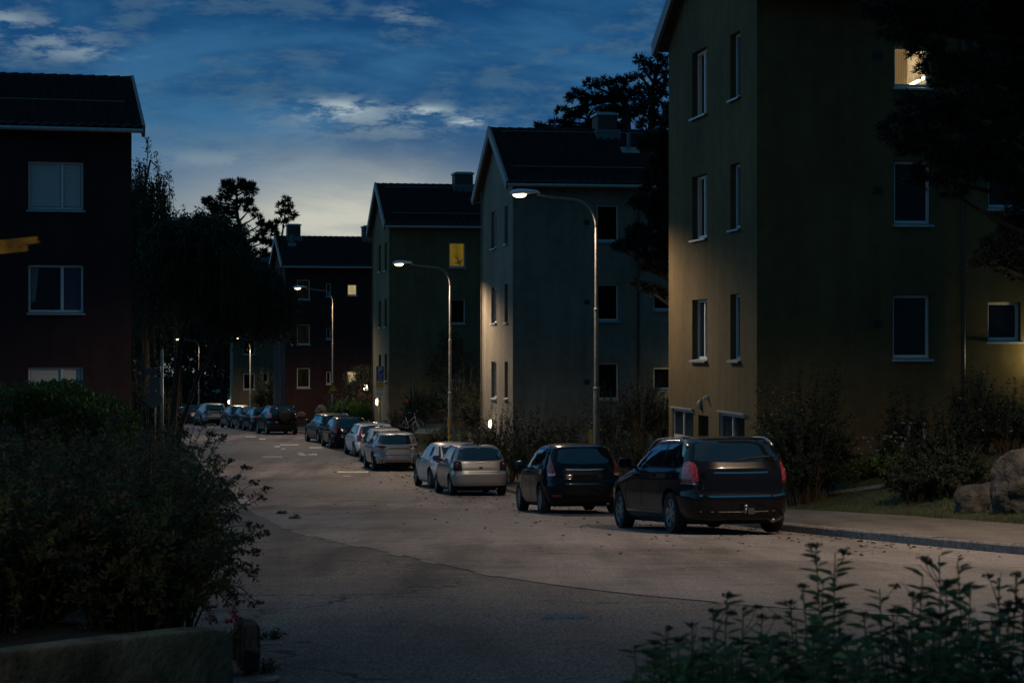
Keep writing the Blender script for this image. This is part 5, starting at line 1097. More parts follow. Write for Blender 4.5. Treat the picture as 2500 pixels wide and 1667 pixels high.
def plants():
    # planting bed with its low concrete wall in the left foreground
    M_CONC = pm('mossy concrete', (.115, .092, .055), .95, var=(5, .55, 8), bump=(26, .9, .02))
    a, b = Vector((-1.37, 10.2, -1.42)), Vector((-2.32, 9.27, -1.42)); dirv = (b - a).normalized(); L = 4.2; mid = a + dirv * L / 2; nrm = Vector((dirv.y, -dirv.x, 0)); nrm = nrm if nrm.y > 0 else -nrm
    rough_block('retaining_wall', 'low mossy concrete wall holding the planting bed in the bottom left corner', 'wall', mid + nrm * .09 + Vector((0, 0, -.30)), (L / 2, .09, .31), 3, M_CONC, 14, .010, math.atan2(dirv.y, dirv.x), 5, cuts=40)
    rough_block('stone_block', 'rough granite block standing behind the end of the low concrete wall', 'stone', Vector((-1.385, 10.72, -1.585)), (.042, .15, .12), 5, pm('dark granite', (.045, .042, .038), .9, var=(14, .4, 6), bump=(30, .6, .02)), 7, .02, .3, 5)
    rough_block('pebble', 'small pale stone lying beside the end of the low concrete wall', 'stone', Vector((-1.21, 10.25, -1.69)), (.05, .035, .02), 6, M_GRAN, 3, .01, .3, 9)
    V = []; xs = np.linspace(-6.5, -1.32, 24); ysb = np.linspace(7, 17, 24)
    def bedz(x, y): return -1.50 - .045 * (y - 10) - .35 * max(0, (x + 1.75)) * 1.2 + .03 * math.sin(5 * x + 3 * y)
    for y in ysb:
        xm = -1.40 - .34 * max(0, y - 10.5)
        for ix, x in enumerate(np.linspace(-6.5, xm, 24)):
            f = (Vector((x, y, 0)) - Vector((a.x, a.y, 0))).dot(nrm); V.append((x, y, (bedz(x, y) if ix < 22 else float(zr(y)) - .1) if f > .1 else -2.2))
    idx = np.arange(len(V)).reshape(24, 24); np_mesh('planting_bed', V, np.stack([idx[:-1, :-1], idx[:-1, 1:], idx[1:, 1:], idx[1:, :-1]], -1).reshape(-1, 4), M_SOIL, smooth=True, kind='structure')
    g = 'spirea bushes of the left bed'
    data = [(-2.05, 11.35, .62, .75, 1.02, 230, 34, 'at the right end nearest the street'), (-2.75, 11.0, .65, .75, 1.02, 240, 34, 'behind the middle of the low concrete wall'), (-3.35, 10.8, .6, .8, 1.08, 200, 30, 'cut by the left edge of the picture'), (-2.30, 12.9, .62, .7, 1.08, 200, 32, 'the rear one nearest the street'), (-2.95, 12.9, .65, .7, 1.16, 220, 32, 'the rear one under the clipped hedge'), (-3.6, 12.8, .65, .7, 1.18, 180, 30, 'the rear one at the left edge')]
    for i, (x, y, rx, ry, h, n, per, lab) in enumerate(data): shrub('spirea_bush', 'dark spirea bush with faded flower heads, ' + lab, 'bush', x, y, rx, ry, h, int(n * 1.25), int(per * 1.2), .054, M_SPIREA, 20 + i, .34, .55, g, bedz(x, y), .45, tmin=.06)
    # loose arching sprays of the bush at the right end
    rg = srand(77); t = thing('spirea_sprays', 'long loose sprays of spirea arching out over the road edge beside the left bush', 'bush', (-1.8, 11.2, -1.5), group=g)
    tips = [(650, 1190, 11.4), (622, 1178, 11.3), (648, 1300, 11.2), (630, 1285, 11.0), (560, 1125, 11.6), (548, 1065, 11.8), (600, 1140, 11.5), (570, 1350, 11.0), (520, 1060, 12), (590, 1210, 11.3), (560, 1420, 10.9), (610, 1315, 11.1), (585, 1165, 11.4), (640, 1215, 11.3), (530, 1480, 10.8), (545, 1240, 11.2), (560, 1300, 11.1), (545, 1380, 11)]
    T = np.array([at(*p) - Vector((-1.8, 11.2, -1.5)) for p in tips]); n = len(T); B = rg.normal(0, .12, (n, 3)) * np.array([1, 1, 0]) + np.array([-.15, 0, 0]); C = B * .5 + T * .5; C[:, 2] += .14; C[:, 0] -= .05
    stems_mesh('stems', B, C, T, np.full(n, .006), np.full(n, .002), M_STEM, t); leaves_mesh('leaves', *shoot_leaves(rg, B, C, T, 46, .05, .34, .3), M_SPIREA, t); corymbs('flower_heads', T[:14], None, .035, 26, .006, M_FLOWER, t, rg)
    t = shrub('pink_flower', 'small pink flower head at the end of the low concrete wall', 'flower', -1.45, 10.62, .06, .05, .22, 7, 5, .03, M_SPIREA, 41, .4, 0, None, -1.60); corymbs('flower_heads', np.array([[0, 0, .2], [.02, 0, .17], [-.02, .01, .15]]), None, .03, 40, .006, M_PINK, t, rg)
    # clipped hedge
    rg = srand(50); x0, x1, y0, y1, z0, z1 = -6.4, -3.72, 18.8, 20.6, -2.4, -.50; t = thing('clipped_hedge', 'clipped green hedge below the windows of the red brown house', 'hedge', ((x0 + x1) / 2, (y0 + y1) / 2, z0)); n = 42000; o = np.array([(x0 + x1) / 2, (y0 + y1) / 2, z0])
    p = rg.uniform(0, 1, (n, 3)); f = rg.integers(0, 10, n); p[f < 4, 2] = rg.uniform(.88, 1.02, (f < 4).sum()) ; p[(f >= 4) & (f < 7), 1] = rg.uniform(0, .14, ((f >= 4) & (f < 7)).sum()); p[(f >= 7) & (f < 8), 0] = rg.uniform(.94, 1.0, ((f >= 7) & (f < 8)).sum()); P = np.array([x0, y0, z0]) + p * np.array([x1 - x0, y1 - y0, z1 - z0]); P[:, 2] += .07 * np.sin(P[:, 0] * 4.2) * p[:, 2] + .04 * np.sin(P[:, 0] * 11) * p[:, 2] - .25 * sstep(P[:, 0], x1 - .7, x1) * p[:, 2]
    L = .05 * rg.uniform(.6, 1.3, n); leaves_mesh('leaves', P - o, rg.normal(0, .6, (n, 3)) + np.array([0, -.3, .8]), rg.normal(0, 1, (n, 3)), L, L * .5, M_HEDGE, t)
    m = 900; B = np.stack([rg.uniform(x0, x1, m), rg.uniform(y0, y1, m), rg.uniform(z0, z1 - .25, m)], 1) - o; T = B + np.stack([rg.normal(0, .06, m), rg.normal(0, .06, m), rg.uniform(.15, .35, m)], 1); stems_mesh('stems', B, (B + T) / 2, T, np.full(m, .006), np.full(m, .002), M_STEM, t, 4)
    mm = 350; j = rg.integers(0, n, mm); Bp = np.stack([rg.uniform(x0, x1, mm), rg.uniform(y0, y1, mm), np.full(mm, z1 - .03)], 1) - o; Bp[:, 2] -= .25 * sstep(Bp[:, 0] + o[0], x1 - .7, x1); Tp = Bp + np.stack([rg.normal(0, .05, mm), rg.normal(0, .05, mm), rg.uniform(.05, .17, mm)], 1); stems_mesh('stems', Bp, (Bp + Tp) / 2, Tp, np.full(mm, .003), np.full(mm, .001), M_STEM, t, 3); leaves_mesh('leaves', *shoot_leaves(rg, Bp, (Bp + Tp) / 2, Tp, 9, .04, .45, .1), M_HEDGE, t)
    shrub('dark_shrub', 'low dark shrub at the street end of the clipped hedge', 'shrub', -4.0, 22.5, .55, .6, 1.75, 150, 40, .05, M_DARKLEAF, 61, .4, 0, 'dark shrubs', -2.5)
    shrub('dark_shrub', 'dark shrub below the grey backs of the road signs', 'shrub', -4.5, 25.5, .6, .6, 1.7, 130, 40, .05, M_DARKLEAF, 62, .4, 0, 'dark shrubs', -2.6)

    # tall flowering stems in the right foreground
    groups = [((1627, 1530, 5.3), (1691, 1526, 5.2), (1655, 1560, 4.9), (1590, 1590, 5.2), (1720, 1560, 5.0), (1640, 1610, 4.8)), ((1776, 1451, 5.2), (1740, 1490, 5.1), (1861, 1506, 5.3), (1815, 1480, 5.2), (1790, 1560, 4.9), (1850, 1590, 4.9), (1700, 1600, 4.8)), ((1992, 1330, 5.2), (2039, 1348, 5.3), (1960, 1430, 5.1), (2051, 1474, 5.2), (1930, 1470, 5.2), (2010, 1420, 5.0), (1985, 1540, 4.8), (2070, 1560, 4.9), (1900, 1560, 5.0)), ((2148, 1437, 5.2), (2110, 1500, 5.0), (2180, 1490, 5.1), (2253, 1401, 5.2), (2230, 1450, 5.0), (2160, 1570, 4.8), (2215, 1530, 4.9)), ((2293, 1356, 5.2), (2338, 1369, 5.15), (2310, 1420, 5.0), (2370, 1440, 5.1), (2285, 1500, 4.9), (2350, 1540, 4.8)), ((2483, 1409, 5.1), (2438, 1409, 5.2), (2460, 1470, 5.0), (2420, 1500, 4.9), (2500, 1480, 5.0), (2390, 1570, 4.8), (2530, 1440, 5.1))]
    labs = ['short leafy flowering stems at the left end of the blurred foreground plants', 'blurred foreground stems with a broad dark flower head', 'tallest forked flowering stems rising in front of the street', 'slender leafy foreground stems between the tall forked pair and the thick clump', 'thick clump of tall foreground stems with two flower heads', 'leafy foreground stems cut by the right edge of the picture']
    for gi, (gr, lab) in enumerate(zip(groups, labs)):
        rg = srand(90 + gi); um = np.mean([q[0] for q in gr]); bx = (um - CU) / F * 5.1; bz = H(bx, 5.1) - .06; org = Vector((bx, 5.1, bz)); t = thing('spirea_plant', lab, 'plant', org, group='blurred plants in the right foreground')
        tips = [at(*q) - org for q in gr]
        for q in range(20): u = rg.uniform(min(g_[0] for g_ in gr) - 40, max(g_[0] for g_ in gr) + 40); tips.append(at(u, rg.uniform(1500 if u > 1900 else 1560, 1720), rg.uniform(4.6, 5.4)) - org)
        T = np.array(tips); n = len(T); B = np.stack([T[:, 0] * .45 + rg.normal(0, .03, n), T[:, 1] * .5, np.zeros(n)], 1); C = B * .45 + T * .55; C[:, 0] += rg.normal(0, .012, n)
        stems_mesh('stems', B, C, T, np.full(n, .0042), np.full(n, .0018), M_STEM, t); p, d, nn, L, W = shoot_leaves(rg, B, C, T, 46, .076, .30, .26, .5); leaves_mesh('leaves', p, d, nn, L, W, M_NEARLEAF, t, .25, .25)
        # side twigs below the flower heads
        sb = []; st = []
        for q in range(len(gr)):
            for _ in range(int(rg.integers(0, 4))): e = T[q] + np.array([rg.normal(0, .026), rg.normal(0, .02), rg.uniform(-.035, .012)]); sb.append(T[q] - np.array([0, 0, rg.uniform(.04, .09)])); st.append(e)
        sb, st = np.array(sb), np.array(st); stems_mesh('stems', sb, (sb + st) / 2 + np.array([0, 0, -.006]), st, np.full(len(sb), .0018), np.full(len(sb), .001), M_STEM, t, 4); corymbs('flower_heads', np.concatenate([T[:len(gr)][rg.uniform(0, 1, len(gr)) < .55], st[::2]]), None, .016, 44, .0026, M_FLOWER, t, rg)

    # garden of the yellow house
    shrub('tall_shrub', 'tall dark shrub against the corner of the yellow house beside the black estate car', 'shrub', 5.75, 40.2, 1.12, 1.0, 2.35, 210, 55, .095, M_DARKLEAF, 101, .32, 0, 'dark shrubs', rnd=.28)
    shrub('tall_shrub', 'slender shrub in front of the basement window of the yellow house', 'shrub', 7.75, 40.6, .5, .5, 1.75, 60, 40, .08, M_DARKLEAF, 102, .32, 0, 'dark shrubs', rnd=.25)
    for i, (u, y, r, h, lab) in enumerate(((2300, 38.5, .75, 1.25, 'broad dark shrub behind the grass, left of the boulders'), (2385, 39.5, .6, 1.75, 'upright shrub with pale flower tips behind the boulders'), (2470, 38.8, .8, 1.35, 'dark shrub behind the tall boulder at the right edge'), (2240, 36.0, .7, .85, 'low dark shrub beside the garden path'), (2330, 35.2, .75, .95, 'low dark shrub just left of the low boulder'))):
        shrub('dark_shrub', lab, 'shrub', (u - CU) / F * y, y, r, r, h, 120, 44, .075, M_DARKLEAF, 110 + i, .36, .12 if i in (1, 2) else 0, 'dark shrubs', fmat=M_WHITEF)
    for i, (u, v, lab) in enumerate(((2075, 1172, 'left'), (2125, 1168, 'second from the left'), (2175, 1164, 'third from the left'), (2222, 1160, 'right'), (1985, 1185, 'nearest the tall shrub'))):
        p = ground(u, v); shrub('hosta', f'hosta with white flower spikes along the garden path, {lab} in the row', 'plant', p.x, p.y + .5, .42, .42, .42, 46, 9, .16, M_HOSTA, 130 + i, .55, 0, 'hostas along the path'); rg = srand(140 + i)
        n = 9; B = np.zeros((n, 3)); T = np.stack([rg.normal(0, .2, n), rg.normal(0, .2, n), rg.uniform(.5, .8, n)], 1); o = [q for q in COL.objects if q.name.startswith('hosta') and q.type == 'EMPTY'][-1]
        stems_mesh('flower_stalks', B, (B + T) / 2 + np.array([0, 0, .1]), T, np.full(n, .005), np.full(n, .002), M_STEM, o, 4); [corymbs('flower_spike', T[k_:k_ + 1], None, .04, 10, .012, M_WHITEF, o, rg) for k_ in range(n)]
    M_ROCK = pm('boulder stone', (.050, .049, .048), .95, var=(3.5, .6, 9), bump=(9, 1.0, .10))
    p = ground(2420, 1243); rough_block('boulder', 'low flat boulder on the grass at the right', 'boulder', (p.x - .10, p.y + .40, p.z + .06), (.36, .38, .30), 11, M_ROCK, 3.0, .07, .2, 2.4, 'boulders')
    p = ground(2495, 1250); rough_block('boulder', 'tall upright boulder at the right edge on the grass', 'boulder', (p.x + .14, p.y + .35, p.z + .28), (.46, .44, .62), 12, M_ROCK, 3.0, .09, .5, 2.2, 'boulders')
    # grass
    rg = srand(150); V = []; n = 60000; y = rg.uniform(24.5, 41, n); s = PW(y) - .06 + rg.uniform(0, 1, n) ** 1.4 * 7; x = KX(y) + s; z = HR(s, y) - .012; keep = (np.sin(x * 2.1) * np.cos(y * 1.7) + rg.normal(0, .5, n)) > -.75; x, y, z = x[keep], y[keep], z[keep]; n = len(x); B = np.stack([x, y, z], 1); h = rg.uniform(.03, .10, n)[:, None]; d = unit(rg.normal(0, .5, (n, 3)) + np.array([0, 0, 1])); sd = unit(np.cross(d, rg.normal(0, 1, (n, 3)))) * .004
    V = np.stack([B - sd, B + sd, B + d * h], 1).reshape(-1, 3); o = np_mesh('grass', V, np.arange(n * 3).reshape(-1, 3), leafmat('grass blade', (.060, .072, .024), .5), kind='stuff'); tag(o, 'rough grass on the slope behind the pavement at the right', 'grass')
    # weeds in the gutter line and at the wall
    for i, (u, v, lab) in enumerate(((690, 1256, 'small weed sprouting from the gutter line left of the road'), (722, 1268, 'second small weed in the gutter line'), (660, 1560, 'low weed tuft beside the stone block'), (640, 1640, 'flat weed patch in front of the low wall end'))):
        p = ground(u, v); sc = .6 if i < 2 else .5; shrub('weed', lab, 'weed', p.x, p.y, .22 * sc, .22 * sc, (.08 if i < 2 else .07), 18, 8, .05 * (1.2 if i < 2 else .7), M_HEDGE, 160 + i, .3, 0, 'weeds', p.z)
    # shrubs in the gardens farther down
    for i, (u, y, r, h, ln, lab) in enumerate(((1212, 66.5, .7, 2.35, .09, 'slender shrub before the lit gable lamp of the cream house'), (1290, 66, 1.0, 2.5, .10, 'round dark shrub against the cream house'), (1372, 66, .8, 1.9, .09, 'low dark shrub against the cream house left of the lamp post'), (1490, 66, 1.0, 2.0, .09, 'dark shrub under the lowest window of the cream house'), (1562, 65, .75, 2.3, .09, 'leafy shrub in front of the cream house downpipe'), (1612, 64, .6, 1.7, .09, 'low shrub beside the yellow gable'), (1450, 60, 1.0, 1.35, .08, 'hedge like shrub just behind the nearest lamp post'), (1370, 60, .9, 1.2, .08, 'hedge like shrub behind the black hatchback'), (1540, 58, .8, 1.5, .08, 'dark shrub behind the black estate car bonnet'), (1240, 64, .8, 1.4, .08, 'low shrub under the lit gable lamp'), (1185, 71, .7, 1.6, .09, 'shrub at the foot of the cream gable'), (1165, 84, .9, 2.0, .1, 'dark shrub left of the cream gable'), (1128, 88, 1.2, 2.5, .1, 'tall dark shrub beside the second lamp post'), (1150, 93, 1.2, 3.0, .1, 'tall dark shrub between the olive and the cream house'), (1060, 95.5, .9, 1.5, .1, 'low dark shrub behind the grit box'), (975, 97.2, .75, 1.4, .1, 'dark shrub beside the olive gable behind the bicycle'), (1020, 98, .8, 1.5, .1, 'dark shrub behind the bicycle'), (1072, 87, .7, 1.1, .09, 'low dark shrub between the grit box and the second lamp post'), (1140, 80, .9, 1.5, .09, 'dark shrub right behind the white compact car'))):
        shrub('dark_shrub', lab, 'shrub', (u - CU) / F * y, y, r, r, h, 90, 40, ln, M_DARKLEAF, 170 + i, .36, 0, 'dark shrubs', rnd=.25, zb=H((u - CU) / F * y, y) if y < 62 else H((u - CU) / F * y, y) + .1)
    weeping('broad_tree', 'unseen broad tree behind the viewpoint, its crown added to shade the side street', -1.0, -2.5, 12.5, 6.5, 8.0, 4.6, 1500, 34, .30, 21, M_DARKLEAF, .3, .3)  # tree out of view, put in to shade the near asphalt from the sky
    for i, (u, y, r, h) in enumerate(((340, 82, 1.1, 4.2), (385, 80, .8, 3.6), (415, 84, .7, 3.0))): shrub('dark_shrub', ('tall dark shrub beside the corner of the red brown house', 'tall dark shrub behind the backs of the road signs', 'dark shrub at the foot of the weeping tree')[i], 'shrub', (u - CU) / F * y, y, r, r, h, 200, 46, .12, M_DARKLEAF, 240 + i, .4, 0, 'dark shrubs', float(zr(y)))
    shrub('fern_bush', 'bright green feathery bush lit by the third street lamp', 'bush', (862 - CU) / F * 108, 108, 1.35, .9, 1.35, 150, 34, .22, M_FERN, 200, .16, 0, None, at(862, 1036, 108).z, .5)
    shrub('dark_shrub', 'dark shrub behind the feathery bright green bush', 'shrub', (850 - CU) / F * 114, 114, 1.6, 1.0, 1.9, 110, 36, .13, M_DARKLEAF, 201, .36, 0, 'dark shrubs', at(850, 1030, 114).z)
    rough_block('boulder', 'pale pointed boulder beside the third lamp post', 'boulder', at(783, 1003, 116), (.36, .4, .36), 14, M_ROCK, 2.4, .1, .3, 2, 'boulders')
    rough_block('boulder', 'small round pale boulder behind the black off-roader', 'boulder', at(736, 1013, 121), (.26, .3, .2), 15, M_ROCK, 2.2, .04, .3, 2, 'boulders')
    weeping('small_tree', 'thin young tree in front of the lower windows of the olive house', (1100 - CU) / F * 95, 95, at(0, 800, 95).z, .95, .9, at(0, 985, 95).z, 150, 26, .11, 5, M_DARKLEAF, .06, .2)
    weeping('small_tree', 'young leafy tree in front of the bright entrance lamp', (893 - CU) / F * 122, 122, at(0, 888, 122).z, 1.2, 1.0, at(0, 985, 122).z, 170, 20, .13, 6, M_DARKLEAF, .06, .2)
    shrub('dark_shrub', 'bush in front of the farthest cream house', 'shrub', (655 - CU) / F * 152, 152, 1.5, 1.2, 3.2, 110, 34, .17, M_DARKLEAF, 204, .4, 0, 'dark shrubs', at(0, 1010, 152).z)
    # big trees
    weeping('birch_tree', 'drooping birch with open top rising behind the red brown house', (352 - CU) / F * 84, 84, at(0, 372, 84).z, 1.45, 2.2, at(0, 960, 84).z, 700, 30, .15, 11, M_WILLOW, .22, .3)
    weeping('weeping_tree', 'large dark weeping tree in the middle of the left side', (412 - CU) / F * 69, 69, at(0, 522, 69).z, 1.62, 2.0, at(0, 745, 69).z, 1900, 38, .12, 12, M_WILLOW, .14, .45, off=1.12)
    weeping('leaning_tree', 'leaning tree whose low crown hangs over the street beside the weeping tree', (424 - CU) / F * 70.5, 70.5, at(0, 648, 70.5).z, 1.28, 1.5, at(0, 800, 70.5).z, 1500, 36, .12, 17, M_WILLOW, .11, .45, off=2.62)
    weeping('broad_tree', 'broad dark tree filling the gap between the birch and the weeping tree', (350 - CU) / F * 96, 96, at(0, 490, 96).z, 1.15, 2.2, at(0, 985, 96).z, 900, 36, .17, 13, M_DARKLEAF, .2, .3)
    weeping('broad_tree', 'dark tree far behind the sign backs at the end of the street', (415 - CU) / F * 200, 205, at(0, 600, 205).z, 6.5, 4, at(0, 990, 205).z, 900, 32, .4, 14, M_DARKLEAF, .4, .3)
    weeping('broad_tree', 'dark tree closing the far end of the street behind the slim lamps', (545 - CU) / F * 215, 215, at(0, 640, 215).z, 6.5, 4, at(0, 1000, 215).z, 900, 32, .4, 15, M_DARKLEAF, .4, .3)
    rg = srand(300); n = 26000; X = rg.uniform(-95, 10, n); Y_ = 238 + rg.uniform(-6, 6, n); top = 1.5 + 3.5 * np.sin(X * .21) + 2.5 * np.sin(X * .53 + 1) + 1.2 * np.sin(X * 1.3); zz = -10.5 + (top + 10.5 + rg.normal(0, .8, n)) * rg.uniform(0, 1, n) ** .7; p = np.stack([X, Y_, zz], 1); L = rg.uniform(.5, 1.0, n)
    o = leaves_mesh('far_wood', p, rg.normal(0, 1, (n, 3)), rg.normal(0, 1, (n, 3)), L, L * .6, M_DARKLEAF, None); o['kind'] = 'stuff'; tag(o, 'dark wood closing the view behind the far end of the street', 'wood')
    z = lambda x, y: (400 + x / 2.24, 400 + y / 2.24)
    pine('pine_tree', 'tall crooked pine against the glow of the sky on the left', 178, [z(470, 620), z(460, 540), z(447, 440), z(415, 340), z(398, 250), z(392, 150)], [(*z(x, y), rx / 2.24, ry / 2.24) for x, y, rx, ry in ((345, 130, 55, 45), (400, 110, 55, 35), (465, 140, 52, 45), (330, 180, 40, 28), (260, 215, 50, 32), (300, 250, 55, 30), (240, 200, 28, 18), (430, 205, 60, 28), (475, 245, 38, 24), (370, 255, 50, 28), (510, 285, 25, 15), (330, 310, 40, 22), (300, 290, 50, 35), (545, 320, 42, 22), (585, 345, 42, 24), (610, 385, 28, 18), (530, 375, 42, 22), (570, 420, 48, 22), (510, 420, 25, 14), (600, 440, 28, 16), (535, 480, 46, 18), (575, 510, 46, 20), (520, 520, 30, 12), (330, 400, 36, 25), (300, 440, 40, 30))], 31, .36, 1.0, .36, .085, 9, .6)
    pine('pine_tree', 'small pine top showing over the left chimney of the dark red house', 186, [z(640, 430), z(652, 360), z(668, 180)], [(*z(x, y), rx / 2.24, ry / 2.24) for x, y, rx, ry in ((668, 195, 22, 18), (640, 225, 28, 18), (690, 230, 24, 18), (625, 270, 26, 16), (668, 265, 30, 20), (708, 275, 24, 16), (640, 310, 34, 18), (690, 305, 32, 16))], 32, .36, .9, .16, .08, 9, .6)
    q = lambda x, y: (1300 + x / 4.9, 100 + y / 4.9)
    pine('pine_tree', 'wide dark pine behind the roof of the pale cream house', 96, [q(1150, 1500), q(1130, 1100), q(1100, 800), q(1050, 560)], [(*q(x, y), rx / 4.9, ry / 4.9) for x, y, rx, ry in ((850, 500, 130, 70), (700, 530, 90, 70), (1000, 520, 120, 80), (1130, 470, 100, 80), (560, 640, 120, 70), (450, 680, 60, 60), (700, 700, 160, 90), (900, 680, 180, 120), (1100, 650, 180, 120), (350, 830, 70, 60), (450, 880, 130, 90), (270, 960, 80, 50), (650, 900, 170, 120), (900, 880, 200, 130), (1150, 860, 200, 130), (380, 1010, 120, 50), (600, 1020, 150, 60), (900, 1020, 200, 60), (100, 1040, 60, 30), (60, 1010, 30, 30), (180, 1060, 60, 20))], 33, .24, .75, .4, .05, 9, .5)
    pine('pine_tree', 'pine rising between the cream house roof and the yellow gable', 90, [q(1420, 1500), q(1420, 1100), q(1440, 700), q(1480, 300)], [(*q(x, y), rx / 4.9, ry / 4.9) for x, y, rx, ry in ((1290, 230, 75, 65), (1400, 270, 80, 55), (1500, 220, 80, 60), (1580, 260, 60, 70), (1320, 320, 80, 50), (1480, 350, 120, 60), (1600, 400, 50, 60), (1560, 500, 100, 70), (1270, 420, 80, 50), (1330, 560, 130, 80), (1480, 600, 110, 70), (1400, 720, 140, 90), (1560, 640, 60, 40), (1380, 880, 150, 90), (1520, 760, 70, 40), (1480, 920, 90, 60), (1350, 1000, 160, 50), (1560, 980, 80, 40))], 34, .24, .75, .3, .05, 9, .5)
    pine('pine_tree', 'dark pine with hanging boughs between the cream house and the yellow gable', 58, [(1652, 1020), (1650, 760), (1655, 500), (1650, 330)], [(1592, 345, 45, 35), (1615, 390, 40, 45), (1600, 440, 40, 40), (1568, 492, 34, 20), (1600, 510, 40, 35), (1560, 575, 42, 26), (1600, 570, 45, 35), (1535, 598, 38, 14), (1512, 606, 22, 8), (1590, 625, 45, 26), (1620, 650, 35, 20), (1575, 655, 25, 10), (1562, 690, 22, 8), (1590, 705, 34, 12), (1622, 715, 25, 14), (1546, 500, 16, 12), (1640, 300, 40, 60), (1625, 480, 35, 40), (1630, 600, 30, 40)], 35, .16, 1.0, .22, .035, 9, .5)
    pine('pine_tree', 'great dark pine overhanging the front of the yellow house at the right', 35.5, [(2570, 1180), (2560, 700), (2545, 300), (2520, -60)], [(2300, 40, 120, 60), (2420, 50, 130, 90), (2500, 120, 90, 100), (2255, 115, 45, 35), (2285, 175, 60, 45), (2370, 180, 90, 70), (2250, 255, 75, 40), (2330, 290, 90, 60), (2430, 300, 90, 80), (2500, 280, 70, 90), (2200, 310, 60, 30), (2170, 340, 30, 10), (2260, 360, 80, 45), (2350, 400, 90, 60), (2440, 420, 70, 40), (2270, 435, 70, 35), (2320, 470, 40, 18), (2480, 520, 60, 70), (2440, 600, 70, 40), (2490, 650, 60, 40), (2410, 640, 40, 16), (2190, 60, 80, 40), (2160, 20, 70, 30), (2230, 0, 100, 40), (2360, -30, 150, 60), (2500, -20, 120, 90), (2550, 200, 80, 120), (2560, 430, 70, 100), (2700, -300, 260, 200, -4), (2900, 100, 250, 220, -5), (2750, 350, 180, 160, -4), (2500, -380, 240, 160, -3), (2250, -260, 200, 120, -2), (3100, -200, 260, 240, -7), (2950, 450, 200, 160, -6)], 36, .13, .8, .26, .022, 10, .7)  # last, forward clumps are out of view, added to shade the house front
plants()
# ------------------------------------------------------------------ signs, bicycle and other small things
def text_mesh(txt, size, mat, parent, loc, name='lettering', bold=0.0):
    cu = bpy.data.curves.new('t', 'FONT'); cu.body = txt; cu.size = size; cu.align_x = 'CENTER'; cu.align_y = 'CENTER'; cu.extrude = .002; cu.offset = bold; o = bpy.data.objects.new('t', cu); COL.objects.link(o)
    dg = bpy.context.evaluated_depsgraph_get(); me = bpy.data.meshes.new_from_object(o.evaluated_get(dg)); bpy.data.objects.remove(o); me.materials.clear(); me.materials.append(mat)
    m = bpy.data.objects.new(name, me); link(m, parent); m.location = loc; m.rotation_euler = (math.radians(90), 0, 0); return m
def plate(name, w, h, r, mat, parent, z, y=-.05, rim=None, rw=.012):
    def rr(w, h, r): return [(sx * (w / 2 - r) + r * math.cos(q), sz * (h / 2 - r) + r * math.sin(q)) for sx, sz, a in ((1, 1, 0), (-1, 1, 90), (-1, -1, 180), (1, -1, 270)) for q in (math.radians(a + k * 30) for k in range(4))]
    mb = MB(); mb.prism(rr(w, h, r), y, y + .015, lambda a, b, d: (a, d, z + b)); o = mb.build(name, rim or mat, parent)
    if rim: mb = MB(); mb.prism(rr(w - 2 * rw, h - 2 * rw, max(.004, r - rw)), y - .003, y + .002, lambda a, b, d: (a, d, z + b)); mb.build('sign_face', mat, o)
    return o
